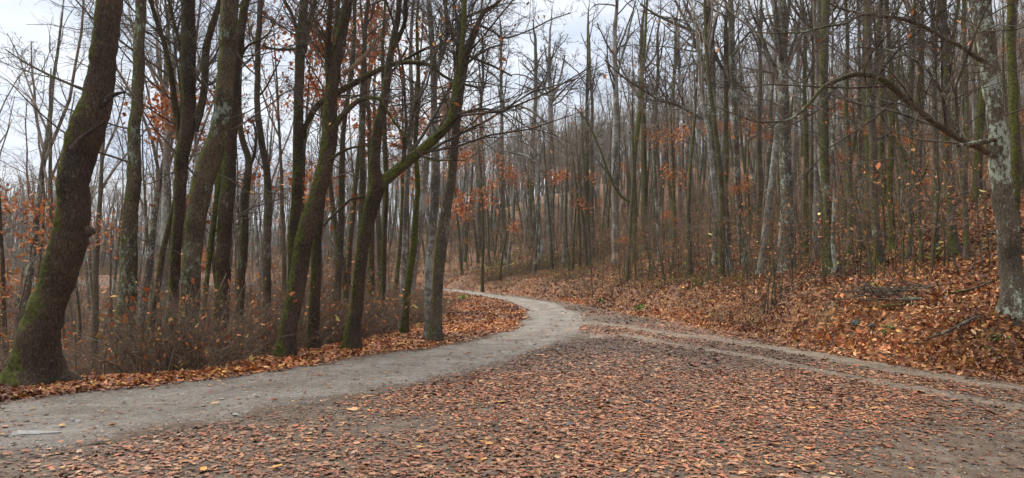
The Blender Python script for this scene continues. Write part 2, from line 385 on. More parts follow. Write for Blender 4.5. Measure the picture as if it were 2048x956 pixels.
link('gravel_road', ribbon('gravel_road', ROAD_L, ROAD_R[:len(ROAD_L)] if len(ROAD_R) >= len(ROAD_L) else ROAD_R, 56, 0.022, 0.03, ROADM, 30), kind='structure', label='grey gravel road curving away to the left behind the trees')
T1 = flat_pts([(1120, 655), (1200, 652), (1300, 668), (1420, 684), (1536, 702), (1700, 733), (1860, 757), (2048, 783)]) + [(9.5, 6.5), (10.5, 0)]
T1b = flat_pts([(1120, 640), (1190, 640), (1300, 655), (1420, 671), (1536, 690), (1700, 717), (1860, 744), (2048, 768)]) + [(9.2, 6.8), (10.2, 0)]
T2 = flat_pts([(1180, 680), (1250, 676), (1350, 692), (1480, 715), (1600, 740), (1720, 765), (1860, 790), (2048, 822)]) + [(8.1, 5.5), (9.0, 0)]
T2b = flat_pts([(1180, 668), (1250, 668), (1350, 684), (1480, 706), (1600, 730), (1720, 752), (1860, 776), (2048, 804)]) + [(8.5, 6.0), (9.4, 0)]
tr_o = link('dirt_track', ribbon('dirt_track', np.array(T1b), np.array(T1), 14, 0.012, 0.03, TRACKM, 20), kind='structure', label='worn dirt track below the bank on the right')
link('wheel_rut', ribbon('wheel_rut', np.array(T2b), np.array(T2), 10, 0.012, 0.03, TRACKM, 20), parent=tr_o)

# ------------------------------------------------------------------ leaf shapes
def leaf_shape(kind):
    if kind == 0:    # near: lobed outline round a raised midrib, 12 outline points
        n = 12; a = np.arange(n) * 2 * math.pi / n
        r = np.array([1.0, 0.55, 0.8, 0.42, 0.66, 0.4, 0.62, 0.4, 0.66, 0.42, 0.8, 0.55])
        V = np.stack([np.cos(a) * r * 0.5, np.sin(a) * r * 0.38, np.zeros(n)], 1); V[:, 2] = 0.9 * V[:, 1] ** 2 + 0.25 * V[:, 0] ** 2
        V = np.vstack([V, [0, 0, 0.0]]); f = np.array([(12, i, (i + 1) % 12) for i in range(12)])
    elif kind == 1:  # beech-like oval, folded
        V = np.array([(0.5, 0, 0.10), (0.2, 0.24, 0.10), (-0.25, 0.22, 0.09), (-0.5, 0, 0.02), (-0.25, -0.22, 0.09), (0.2, -0.24, 0.07), (0, 0, 0.0)])
        f = np.array([(6, i, (i + 1) % 6) for i in range(6)])
    elif kind == 3:
        V = np.array([(0.5, 0, 0.03), (0.12, 0.27, 0.16), (-0.45, 0.08, 0.05), (-0.1, -0.25, 0.13)]); f = np.array([(0, 1, 2), (0, 2, 3)])
    else:
        V = np.array([(0.5, 0, 0.06), (0.05, 0.26, 0.12), (-0.5, 0, 0.04), (0.0, -0.26, 0.1)]); f = np.array([(0, 1, 2), (0, 2, 3)])
    return V, f

def scatter(kind, P, size, tilt, col, rg, g):
    """leaves at points P (n,3); slope handled by the tilt noise"""
    V, f = leaf_shape(kind); n = len(P)
    if n == 0: return
    yaw = rg.uniform(0, 6.283, n); a = rg.normal(0, 1, n) * tilt; b = rg.normal(0, 1, n) * tilt
    size = size * rg.lognormal(0, 0.3, n); lx = size * rg.uniform(0.8, 1.25, n); lz = rg.uniform(-0.8, 1.6, n)
    v = np.broadcast_to(V, (n,) + V.shape).copy(); v[..., :2] *= rg.uniform(0.62, 1.25, (n, V.shape[0], 1)); v[..., 2] *= rg.uniform(0.2, 1.8, (n, V.shape[0])); v[..., 0] *= lx[:, None]; v[..., 1] *= (size * rg.uniform(0.8, 1.2, n))[:, None]; v[..., 2] *= (size * lz)[:, None]
    ca, sa = np.cos(a)[:, None], np.sin(a)[:, None]; y = v[..., 1] * ca - v[..., 2] * sa; z = v[..., 1] * sa + v[..., 2] * ca; v[..., 1], v[..., 2] = y, z
    ca, sa = np.cos(b)[:, None], np.sin(b)[:, None]; x = v[..., 0] * ca + v[..., 2] * sa; z = -v[..., 0] * sa + v[..., 2] * ca; v[..., 0], v[..., 2] = x, z
    ca, sa = np.cos(yaw)[:, None], np.sin(yaw)[:, None]; x = v[..., 0] * ca - v[..., 1] * sa; y = v[..., 0] * sa + v[..., 1] * ca; v[..., 0], v[..., 1] = x, y
    v += P[:, None, :]
    k = V.shape[0]; F_ = (f[None] + (np.arange(n) * k)[:, None, None]).reshape(-1, 3)
    g.add(v.reshape(-1, 3), [F_], np.repeat(np.concatenate([col, np.ones((n, 1))], 1), k, 0))

def palette(n, kind, rg):
    P = {'orange': ([(0.36, 0.13, 0.045), (0.27, 0.085, 0.03), (0.19, 0.055, 0.025), (0.42, 0.20, 0.08), (0.46, 0.27, 0.13), (0.10, 0.035, 0.018), (0.50, 0.26, 0.06)], [.22, .22, .18, .14, .07, .12, .05]),
         'mat': ([(0.24, 0.105, 0.062), (0.17, 0.065, 0.040), (0.29, 0.15, 0.095), (0.10, 0.042, 0.028), (0.33, 0.19, 0.12), (0.40, 0.19, 0.06), (0.27, 0.08, 0.042), (0.06, 0.03, 0.022)], [.27, .23, .13, .12, .05, .012, .14, .08]),
         'bank': ([(0.27, 0.10, 0.04), (0.17, 0.055, 0.025), (0.085, 0.032, 0.018), (0.34, 0.165, 0.07), (0.40, 0.25, 0.13), (0.045, 0.022, 0.014), (0.46, 0.24, 0.05)], [.23, .22, .18, .15, .07, .12, .03]),
         'tree': ([(0.46, 0.15, 0.045), (0.56, 0.21, 0.06), (0.34, 0.10, 0.035), (0.60, 0.30, 0.10)], [.35, .3, .2, .15]),
         'sap': ([(0.40, 0.17, 0.06), (0.46, 0.28, 0.08), (0.30, 0.10, 0.04), (0.40, 0.34, 0.10)], [.4, .2, .3, .1])}[kind]
    c = np.array(P[0])[rg.choice(len(P[0]), n, p=np.array(P[1]) / sum(P[1]))]
    return np.clip(c * np.array([0.95, 0.93, 0.72] if kind == 'mat' else [1.0, 0.95, 0.74] if kind in ('mat', 'orange', 'bank') else [1, 1, 1]) * (1.25 if kind in ('mat', 'orange', 'bank') else 1.0) * rg.normal(1, 0.18, (n, 1)) * rg.normal(1, 0.05, (n, 3)), 0.01, 0.8)

# ------------------------------------------------------------------ leaf litter on the ground
TRK1 = (np.array(T1) + np.array(T1b)) / 2; TRK2 = (np.array(T2) + np.array(T2b)) / 2
def zones(x, y):
    dl = sdist(x, y, ROAD_L); dr = -sdist(x, y, ROAD_R)        # both positive inside the road
    inside = np.minimum(dl, dr)
    return dl, dr, inside, sdist(x, y, FOOT), -sdist(x, y, EDGE)
def cover(x, y):
    dl, dr, ins, df, de = zones(x, y)
    n1 = relief(x * 3, y * 3, 9, 24) * 0.28; n2 = relief(x, y, 12, 24) * 0.3
    road = sstep(0.12, -0.22, ins + n1 * 0.18)
    t1 = np.abs(sdist(x, y, TRK1)); t2 = np.abs(sdist(x, y, TRK2)); wt = np.clip(y * 0.016, 0.12, 0.5)
    wt1 = np.where(x > 2.5, 1 - 0.96 * np.exp(-(t1 / 0.36) ** 4), 1) * np.where(x > 2.0, 1 - 0.86 * np.exp(-(t2 / 0.22) ** 4), 1)
    near = np.where((dr < 0) & (df < 0), np.clip(1.08 + 0.42 * n2 - 0.55 * sstep(0.8, -0.0, -dr + n1 * 0.5) - 0.42 * sstep(1.5, -3, x + 0.35 * (y - 7)) * sstep(11, 6.5, y) - 0.18 * sstep(6.6, 5, y), 0.08, 1), 1)
    c = road * wt1 * near
    return np.where(ins > 0.25, 0.018 + 0.03 * (n2 > 0.35), np.maximum(c, 0.02)), dl, dr, ins, df, de

def litter(y0, y1, dens, kind, size, tilt, rg, g, bank=False):
    A = 0.80 * (y1 * y1 - y0 * y0) / 1.0
    n = int(A * dens); u = rg.random(n); y = np.sqrt(y0 * y0 + u * (y1 * y1 - y0 * y0)); x = rg.uniform(-1, 1, n) * (0.80 * y + 0.3)
    c, dl, dr, ins, df, de = cover(x, y)
    keep = rg.random(n) < c
    keep &= de < 6
    if bank: keep &= (df > 0.5) | (dl < -0.1)
    x, y, dl, dr, ins, df, de = [a[keep] for a in (x, y, dl, dr, ins, df, de)]; n = len(x)
    z = H(x, y); zi = np.where(ins > -0.2, 0.024, 0)
    fl = (dr < 0) & (df < -0.1)                                  # trampled flat
    up = rg.random(n) * np.where(fl, 0.010, 0.05)
    orange = palette(n, 'orange', rg); matc = palette(n, 'mat', rg); bk = palette(n, 'bank', rg)
    wb = sstep(0.5, 2.0, df)[:, None]; wf = (fl * sstep(0, 0.8, -df))[:, None]
    left = (dl < 0)[:, None]
    col = np.where(left, orange, matc * wf + orange * (1 - wf)); col = col * (1 - wb) + bk * wb
    damp = np.clip(0.86 + 0.16 * relief(x * 1.7, y * 1.7, 12, 24) / 1.5, 0.5, 1.2)[:, None]; col = col * damp  # darker and lighter leaf colour in broad random patches, suggesting dark hollows
    tl = np.where(fl | (ins > -0.1), tilt * 0.28, np.where(df > 0.3, tilt * 1.6, tilt)); up = np.where(df > 0.3, up * 2.8, np.where(ins > -0.1, 0.002, up))
    scatter(kind, np.stack([x, y, z + zi + up + 0.006], 1), size * np.where(fl, 0.88, 1.0), tl, col, rg, g)

lr = np.random.default_rng(21)
g = Geo()
litter(3.6, 8.5, 680, 1, 0.062, 0.30, lr, g)
litter(3.6, 8.5, 300, 0, 0.090, 0.30, lr, g)
litter(8.5, 12, 520, 1, 0.074, 0.38, lr, g)
litter(12, 26, 240, 2, 0.098, 0.42, lr, g)
litter(26, 50, 62, 3, 0.145, 0.45, lr, g)
litter(50, 88, 15, 3, 0.20, 0.5, lr, g)
litter(7, 14, 260, 1, 0.09, 0.5, lr, g, True)
litter(14, 30, 110, 2, 0.105, 0.5, lr, g, True)
litter(30, 60, 30, 3, 0.15, 0.5, lr, g, True)
# shredded crumbs of leaf between the whole ones, coloured dark to deepen the gaps
n = 80000; y = np.sqrt(lr.uniform(3.8 ** 2, 19 ** 2, n)); x = lr.uniform(-1, 1, n) * (0.8 * y); ins = zones(x, y)[2]
k = lr.random(n) < np.where(ins > 0, 0.03 + 0.85 * np.exp(-ins / 0.16), np.where(ins > -0.9, 0.95, 0.6)); x, y, ins = x[k], y[k], ins[k]
scatter(3, np.stack([x, y, H(x, y) + np.where(ins > -0.15, 0.024, 0.006)], 1), 0.036, 0.25, palette(len(x), 'mat', lr) * 0.5, lr, g)
link('leaf_litter', g.mesh('leaf_litter', LEAF, False), kind='stuff', label='fallen orange and brown leaves carpeting the ground')

# gravel stones on the near road and in the bare patches
ST_V = np.array([(1, 0, 0), (0.3, 0.9, 0), (-0.8, 0.5, 0), (-0.8, -0.6, 0), (0.3, -0.9, 0), (0.2, 0.1, 0.65)]) * 0.5
ST_F = np.array([(0, 1, 5), (1, 2, 5), (2, 3, 5), (3, 4, 5), (4, 0, 5)])
n = 50000; y = np.sqrt(lr.uniform(3.8 ** 2, 14 ** 2, n)); x = lr.uniform(-1, 1, n) * 0.8 * y
c, dl, dr, ins, df, de = cover(x, y); k = (lr.random(n) < np.where(ins > 0, 0.75, np.where(c < 0.5, 0.35, 0.10))) & (df < 0) & (dl > -0.1)
x, y, ins = x[k], y[k], ins[k]; n = len(x)
sz = lr.lognormal(-4.45, 0.5, n); yaw = lr.uniform(0, 6.28, n); v = np.broadcast_to(ST_V, (n, 6, 3)) * np.stack([sz, sz * lr.uniform(0.6, 1, n), sz * lr.uniform(0.5, 1, n)], 1)[:, None, :]
vx = v[..., 0] * np.cos(yaw)[:, None] - v[..., 1] * np.sin(yaw)[:, None]; vy = v[..., 0] * np.sin(yaw)[:, None] + v[..., 1] * np.cos(yaw)[:, None]
v = np.stack([vx, vy, v[..., 2]], -1) + np.stack([x, y, H(x, y) + np.where(ins > -0.1, 0.024, 0.001)], 1)[:, None, :]
sc_ = lr.uniform(0.14, 0.48, (n, 1)) * np.array([[1, 0.95, 0.9]])
link('gravel', mesh('gravel', v.reshape(-1, 3), [(ST_F[None] + (np.arange(n) * 6)[:, None, None]).reshape(-1, 3)], STONE, False, np.repeat(np.concatenate([sc_, np.ones((n, 1))], 1), 6, 0)), kind='stuff', label='loose grey gravel on the road surface')

# single leaves lying on top in the foreground: parts of the ground
near_mats = []
for i, c in enumerate([(0.52, 0.25, 0.04), (0.50, 0.30, 0.10), (0.34, 0.14, 0.05), (0.28, 0.13, 0.075), (0.22, 0.085, 0.045), (0.33, 0.20, 0.12)]):
    near_mats.append(flat_mat('leaf_tone', tuple(x * 0.72 for x in c), tuple(min(1, x * 1.15) for x in c), 30, 0.45, 0.4))
leaf_meshes = []
for i in range(18):
    r_ = np.random.default_rng(100 + i); V, f = leaf_shape(0 if i % 3 else 1); V = V.copy()
    V[:, :2] *= 0.095 * r_.uniform(0.8, 1.25); V[:, 2] *= r_.uniform(0.05, 0.13); V[:len(V) - 1] *= r_.uniform(0.88, 1.12, (len(V) - 1, 1))
    stem = tubes(np.array([[(-0.04, 0, 0.002), (-0.07, 0.006, 0.004), (-0.09, 0.014, 0.002)]]), np.full((1, 3), 0.0014), 3)
    gg = Geo(); gg.add(V, [f]); gg.add(*stem); leaf_meshes.append(gg.mesh('fallen_leaf', near_mats[i % 6], True))
spots = [(592, 895), (839, 899), (717, 823), (979, 893), (967, 925), (882, 850), (1014, 884), (1041, 847), (1283, 873), (1276, 948), (1236, 907), (1114, 920), (1501, 842), (1246, 949), (1626, 935), (1656, 933), (1748, 820), (1821, 944), (1721, 908), (125, 942), (407, 945), (507, 884), (937, 921), (1003, 807), (555, 939), (797, 746), (610, 742), (430, 810)]
lm = np.random.default_rng(55)
allp = [(hit(a, b, H), 0 if lm.random() < 0.6 else 1) for a, b in spots]
yy = np.sqrt(lm.uniform(4.4 ** 2, 7.6 ** 2, 420)); xx = lm.uniform(-0.8, 0.8, 420) * yy; cc = cover(xx, yy)[0]
for a, b, c in zip(xx, yy, cc):
    if lm.random() < c + 0.1 and len(allp) < 285: allp.append(((a, b, hz(a, b)), lm.choice([2, 3, 4, 5])))
for p, mi in allp:
    k = int(lm.integers(0, 3)) * 6 + mi
    o = link('fallen_leaf', leaf_meshes[k], parent=ground_o, loc=(p[0], p[1], hz(p[0], p[1]) + 0.026))
    o.rotation_euler = (lm.normal(0, 0.12), lm.normal(0, 0.12), lm.uniform(0, 6.28))

# ------------------------------------------------------------------ trees
def thing(name, loc, label, cat, group=None):
    o = bpy.data.objects.new(name, None); C.objects.link(o); o.location = loc; o.empty_display_size = 0.3
    o['label'] = label; o['category'] = cat
    if group: o['group'] = group
    return o

def cluster_leaves(tipsP, n, size, rg, kind='tree', spread=0.25):
    i = rg.integers(0, len(tipsP), n)
    if kind == 'tree' and n > 300: i = rg.choice(rg.integers(0, len(tipsP), max(8, n // 42)), n)
    P = tipsP[i] + rg.normal(0, spread, (n, 3))
    g = Geo(); scatter(3, P, size, 0.9, palette(n, kind, rg), rg, g); return g

def crown_geo(parents, nlev, rg, rmin, far=False, up=0.05, th=1.0, lfs=(0.55, 0.6, 0.55)):
    """parents: list of (P,R) arrays with 8 points; nlev: branch counts per level. Returns Geo and twig tips"""
    g = Geo(); P = np.concatenate([p for p, r in parents]); R = np.concatenate([r for p, r in parents]); tips = P[:, -1]
    allP, allR = P, R
    for li, n in enumerate(nlev):
        K = (7, 5, 4, 3)[min(li, 3)]
        P2, R2 = grow(allP, allR, n, (0.12, 0.98), (28, 68) if li < 2 else (25, 75), lfs[min(li, 2)], K, up, (0.16, 0.2, 0.22, 0.2)[min(li, 3)], 0.55, rg, rmin, thick=0.0085 * th)
        sides = 5 if li == 0 and not far else 3
        g.add(*tubes(P2, R2, sides)); tips = P2[:, -1]
        allP, allR = P2, R2
        if li == 0 and len(nlev) > 1:     # the limbs themselves keep branching too
            L = [p for p, r in parents[1:]]
            if L:
                r7 = np.linspace(0, 7, 7)
                Q = np.concatenate([np.stack([np.stack([np.interp(r7, np.arange(8), b[:, k]) for k in range(3)], 1) for b in p]) for p, r in parents[1:]])
                RR = np.concatenate([np.stack([np.interp(r7, np.arange(8), b) for b in r]) for p, r in parents[1:]])
                allP = np.concatenate([P2, Q]); allR = np.concatenate([R2, RR])
    return g, tips

def trunk_mesh(P, R, sides, rg, mat, name='trunk', knob=0.1, flare=None):
    K = len(P); a = np.arange(sides) * 2 * math.pi / sides
    lob = 1 + knob * 0.5 * np.sin(a * 3 + rg.uniform(0, 6) + np.cumsum(rg.normal(0, 0.15, K))[:, None]) + knob * 0.5 * np.sin(a * 5 + rg.uniform(0, 6)) + rg.normal(0, knob * 0.22, (K, sides))
    if flare is not None: lob = lob + flare[:, None] * (0.5 + 0.5 * np.sin(a * 4 + rg.uniform(0, 6)) + 0.3 * np.sin(a * 7 + rg.uniform(0, 6)))
    V, f = tubes(P[None], R[None], sides, lobes=lob[None]); return mesh(name, V, f, mat)

HERO_TOP = []
def hero(label, trunk, D=None, limbs=(), mat='dark', height=15.5, lev=(11, 62, 320, 900), seed=0, leaves=0, name='bare_tree', twigs_on=6, leafname='leaves', extra=None, ground_px=None):
    rg = np.random.default_rng(1000 + seed)
    trunk = sorted(trunk, key=lambda t: -t[1])
    if D is None: D = float(ground(trunk[0][0], trunk[0][1])[1])
    rs = resample([(x, y, w) for x, y, w in trunk], max(16, len(trunk) * 5))
    P = np.array([at(x, y, D) for x, y, w in rs]); R = rs[:, 2] / 2 / F * D / np.sqrt(1 + ((rs[:, 0] - CX) / F) ** 2)
    P[:, 1] += np.cumsum(rg.normal(0, 0.02, len(P)))
    bz = hz(P[0, 0], P[0, 1])
    if P[0, 2] > bz - 0.05:              # carry the trunk down to the soil
        d0 = P[0] - P[3]; d0 /= np.linalg.norm(d0); d0 = d0 * 0.6 + np.array([0, 0, -0.4]); t = (P[0, 2] - bz + 0.25) / max(-d0[2], 0.3); nn = max(2, int(t / 0.3) + 1)
        ex = P[0] + d0 * np.linspace(t, 0, nn, endpoint=False)[:, None]; P = np.vstack([ex, P]); R = np.concatenate([np.full(nn, R[0]), R])
    bz = hz(P[0, 0], P[0, 1]); hgt = P[:, 2] - bz
    R = R * (1 + 0.30 * np.exp(-np.maximum(hgt, 0) / 0.22))
    # crown above the frame
    zt = P[-1, 2]; H_ = max(bz + height, zt + 3.5); n = 8; d = P[-1] - P[-4]; d /= np.linalg.norm(d); st = (H_ - zt) / 7; E = [P[-1]]
    for k in range(7):
        d = d + rg.normal(0, 0.10, 3) + np.array([0, 0, 0.12]); d /= np.linalg.norm(d); E.append(E[-1] + d * st)
    E = np.array(E); RE = R[-1] * np.linspace(1, 0.12, 8)
    P_all = np.vstack([P, E[1:]]); R_all = np.concatenate([R, RE[1:]])
    base = np.array([P[0, 0], P[0, 1], bz])
    t = thing(name, base, label, 'tree')
    link('trunk', trunk_mesh(P_all - base, R_all, 18 if R.max() > 0.15 else 10, rg, BK[mat], flare=(0.7 if D < 12 else 0.45) * np.exp(-np.maximum(P_all[:, 2] - bz, 0) / 0.28)), t)
    hh = P_all[:, 2] - bz; k0 = int(np.argmax(hh > 0.5 * hh[-1])) if D > 17 else len(P) - 1
    uu = np.linspace(k0, len(P_all) - 1, 8); EU = np.stack([np.interp(uu, np.arange(len(P_all)), P_all[:, k]) for k in range(3)], 1); RU = np.interp(uu, np.arange(len(P_all)), R_all)
    parents = [(EU[None] - base, RU[None])]
    if D > 28:                            # main forks high in the crown
        fp, fr = grow(EU[None] - base, RU[None], 4, (0.0, 0.55), (14, 34), 1.0, 8, 0.08, 0.09, 0.7, rg, 0.012, absl=5.5, thick=0.03); parents.append((fp, fr))
    for li, L in enumerate(limbs):
        opt = L[0] if isinstance(L[0], dict) else {}
        pts = L[1:] if opt else L
        q = resample([(x, y, w) for x, y, w in pts], max(10, len(pts) * 4)); nq = len(q)
        dr = opt.get('dz', rg.normal(0, 0.06) * D * 0.35); DD = D + opt.get('d0', 0) + dr * np.linspace(0, 1, nq) ** 1.2
        Q = np.array([at(x, y, dd) for (x, y, w), dd in zip(q, DD)]); RQ = np.maximum(q[:, 2] / 2 / F * DD / np.sqrt(1 + ((q[:, 0] - CX) / F) ** 2), 0.004)
        if q[-1, 1] < 6:                  # leader leaving the frame: go on up
            d = Q[-1] - Q[-3]; d /= np.linalg.norm(d); ee = []; z = Q[-1].copy()
            for k in range(5): d = d + rg.normal(0, 0.1, 3) + np.array([0, 0, 0.1]); d /= np.linalg.norm(d); z = z + d * 0.8; ee.append(z)
            Q = np.vstack([Q, ee]); RQ = np.concatenate([RQ, RQ[-1] * np.linspace(0.85, 0.2, 5)])
        link('limb', trunk_mesh(Q - base, RQ, 8 if RQ.max() > 0.05 else 6, rg, BK[opt.get('mat', mat)], 'limb', 0.08), t, label=opt.get('label'))
        if not opt.get('bare'):
            u = np.linspace(0, len(Q) - 1, 8); Q8 = np.stack([np.interp(u, np.arange(len(Q)), Q[:, k]) for k in range(3)], 1); R8 = np.interp(u, np.arange(len(Q)), RQ)
            parents.append((Q8[None] - base, R8[None]))
    if twigs_on and D > 28: twigs_on += 5
    if twigs_on:                          # short shoots along the visible trunk
        u = np.linspace(len(P) * 0.45, len(P) - 1, 8); Q8 = np.stack([np.interp(u, np.arange(len(P)), P[:, k]) for k in range(3)], 1); R8 = np.interp(u, np.arange(len(P)), R)
        tp, tr = grow(Q8[None] - base, R8[None], twigs_on, (0, 1), (45, 85), 1.0, 8, 0.06, 0.16, 0.3, rg, 0.008, absl=2.6)
        parents.append((tp, tr))
    rmin = 0.0042 * max(1, D / 16)
    f = 1 + 0.16 * len(limbs)
    g_, tips = crown_geo(parents, [int(lev[0]) + (8 if D > 28 else 0)] + [int(x * f) for x in lev[1:]], rg, rmin, th=max(1.0, D / 17))
    if D > 28: g_.add(*tubes(fp, fr, 5))
    if len(parents) > 1 and twigs_on: g_.add(*tubes(tp, tr, 4))
    link('crown', g_.mesh('crown', TWIG, True), t)
    if leaves:
        gl = cluster_leaves(tips, leaves, 0.11 * max(1, D / 22), rg); link('leaves', gl.mesh('leaves', LEAF_DRY, False), t, kind='stuff')
    if extra: extra(t, base, D)
    HERO_TOP.append((base[0], base[1])); return t

def burl(x, y, r):
    def f(t, base, D):
        rg = np.random.default_rng(5); p = at(x, y, D - 0.05) - base; th = np.linspace(0, math.pi, 7); K = 7
        Pp = np.stack([np.linspace(-r, r, K) * 0.9, np.zeros(K), np.zeros(K)], 1) + p; Rr = r * np.sin(np.linspace(0.25, math.pi - 0.15, K))
        link('burl', trunk_mesh(Pp, Rr, 9, rg, BK['dark'], 'burl', 0.3), t)
    return f

hero('massive leaning brown trunk, green moss down its left side, nearest tree on the left',
     [(67, 765, 100), (68, 735, 96), (75, 678, 88), (91, 600, 76), (107, 560, 74), (125, 490, 79), (137, 430, 73), (143, 375, 68), (150, 310, 72), (167, 255, 76), (180, 205, 68), (190, 140, 60), (197, 70, 56), (203, 0, 55)], 10.6,
     [[{'bare': 1, 'mat': 'bare', 'dz': -0.1, 'label': 'dark broken stub'}, (205, 212, 14), (218, 195, 12), (232, 188, 9), (251, 184, 4)], [{'bare': 1, 'mat': 'bare', 'd0': -0.36, 'dz': 0.05, 'label': 'dead limb hanging across the trunk'}, (146, 300, 22), (165, 275, 12), (190, 257, 8), (208, 243, 5)],
      [{'dz': 0.6}, (170, 180, 9), (140, 168, 7), (95, 148, 6), (50, 125, 4), (10, 98, 3)]], 'dark', seed=1, twigs_on=0, extra=burl(180, 462, 0.09))
hero('slim straight trunk with green moss and pale lichen spots, second tree from the left', [(250, 690, 40), (253, 620, 39), (258, 560, 37), (264, 450, 32), (275, 350, 30), (281, 250, 25), (288, 150, 24), (291, 50, 22), (292, 0, 22)], 14.5,
     [[{'dz': .8}, (290, 60, 5), (262, 42, 4), (235, 18, 3), (220, 0, 2)], [(288, 62, 5), (310, 75, 4), (345, 110, 4), (362, 125, 3)]], 'moss', seed=2)
hero('dark mossy trunk that forks high up, left neighbour of the leaning lichened trunk', [(346, 670, 24), (347, 600, 24), (350, 500, 24), (357, 440, 24), (363, 380, 26), (370, 310, 30), (378, 270, 30), (381, 200, 31), (384, 100, 31), (386, 0, 27)], 16.5,
     [[(388, 262, 18), (402, 215, 17), (409, 170, 16), (412, 100, 16), (422, 60, 15), (436, 15, 13), (440, 0, 12)], [(372, 330, 13), (362, 290, 14), (350, 210, 14), (342, 150, 12), (328, 85, 11), (314, 45, 10), (301, 0, 9)], [(374, 185, 9), (369, 150, 9), (360, 90, 9), (348, 45, 8), (338, 0, 7)]], 'dark', seed=3)
hero('bent trunk with pale green lichen, in front of a straight brown trunk', [(376, 690, 40), (378, 640, 40), (381, 578, 40), (385, 500, 39), (391, 440, 41), (399, 390, 43), (407, 345, 47), (421, 298, 46), (436, 250, 40), (443, 200, 37), (449, 150, 37), (451, 90, 38), (455, 0, 38)], 13.8, [[(450, 60, 6), (470, 100, 5), (490, 130, 4), (512, 150, 3)]], 'moss', seed=4)
hero('straight brown trunk with a thin mossy stem against it, beside the lichened bent trunk', [(441, 680, 36), (443, 620, 33), (448, 560, 30), (449, 500, 30), (455, 430, 31), (460, 370, 30), (463, 300, 28), (465, 240, 26), (470, 160, 24), (477, 90, 21), (487, 40, 18), (493, 0, 16)], 15.5,
     [[{'dz': .5, 'mat': 'green'}, (407, 640, 9), (416, 540, 11), (427, 450, 12), (440, 350, 12), (450, 300, 10)], [(478, 120, 7), (495, 92, 5), (520, 80, 4), (545, 60, 3)]], 'dark', seed=5)
hero('narrow wavy trunk right of the pair of big mossy trunks', [(478, 640, 18), (480, 560, 18), (486, 480, 18), (487, 400, 18), (496, 340, 15), (494, 310, 14), (485, 280, 13), (479, 230, 12), (480, 150, 11), (486, 70, 9), (490, 0, 8)], 19, [[(498, 335, 8), (508, 310, 7), (512, 270, 5), (505, 240, 4)]], 'moss', seed=6)
hero('slender sinuous trunk with a slight bow at mid height', [(535, 630, 17), (535, 520, 17), (536, 450, 16), (534, 350, 15), (524, 282, 14), (518, 230, 13), (516, 180, 12), (519, 80, 12), (521, 0, 11)], 19, [[(519, 190, 5), (530, 178, 4), (545, 150, 4), (560, 120, 3)]], 'grey', seed=7)
hero('upright brown trunk splitting into three limbs high up, left of the large leaning oak', [(584, 650, 24), (586, 560, 23), (590, 470, 23), (595, 400, 22), (600, 300, 22), (602, 200, 20), (605, 130, 20), (607, 100, 20)], 19,
     [[(607, 104, 14), (612, 75, 12), (619, 45, 11), (626, 20, 10), (630, 0, 9)], [(604, 104, 12), (594, 60, 9), (582, 25, 8), (568, 0, 7)], [{'dz': .4}, (600, 97, 6), (575, 99, 6), (548, 98, 5), (522, 90, 4), (505, 78, 3)],
      [{'dz': -1.2, 'label': 'long arching limb reaching right'}, (603, 280, 11), (614, 245, 11), (634, 212, 14), (662, 192, 15), (702, 170, 14), (747, 145, 12), (792, 127, 11), (832, 125, 9), (862, 132, 8), (887, 152, 6), (922, 167, 5), (957, 175, 4)], [{'dz': .5}, (800, 125, 6), (830, 108, 6), (857, 95, 6), (892, 88, 5), (920, 60, 4), (950, 45, 3)]], 'dark', height=17, seed=8)
hero('large dark oak leaning right with mossy bark and arching limbs on its right side', [(570, 700, 36), (575, 650, 36), (588, 578, 36), (599, 510, 37), (611, 460, 38), (630, 400, 35), (648, 330, 32), (658, 270, 33), (661, 200, 27), (669, 150, 26), (679, 100, 24), (690, 50, 22), (698, 0, 20)], 14.5,
     [[(658, 190, 14), (656, 150, 13), (655, 100, 13), (658, 50, 12), (662, 0, 12)], [{'dz': -.5}, (665, 262, 14), (682, 235, 13), (712, 205, 11), (737, 196, 9), (762, 200, 7), (775, 222, 5), (797, 255, 5), (832, 300, 5), (862, 320, 4), (907, 320, 3)],
      [(655, 322, 8), (672, 311, 7), (687, 302, 6), (706, 295, 5), (729, 291, 4)], [{'bare': 1, 'mat': 'dead', 'label': 'pale broken limb with splintered end'}, (686, 148, 10), (702, 137, 10), (720, 122, 10), (735, 105, 9), (748, 88, 8), (757, 70, 4)]], 'dark', seed=9)
hero('dark trunk standing close against the right side of the large leaning oak', [(627, 695, 24), (629, 640, 23), (632, 578, 22), (637, 478, 18), (644, 400, 16), (652, 300, 15), (664, 200, 13), (674, 100, 11), (678, 0, 10)], 16, [], 'dark', seed=10)
hero('thin trunk between the leaning oak and the tree with the big diagonal limb', [(674, 660, 13), (676, 560, 13), (680, 460, 13), (682, 350, 12), (686, 250, 10), (704, 120, 9), (708, 0, 7)], 20, [], 'grey', seed=11)
hero('straight narrow grey trunk just left of the tree with the big diagonal limb', [(716, 640, 15), (720, 520, 14), (724, 440, 13), (727, 350, 13), (726, 250, 13), (727, 150, 11), (731, 60, 9), (738, 0, 8)], 20, [[(733, 50, 5), (745, 28, 4), (752, 0, 3)]], 'grey', seed=12)
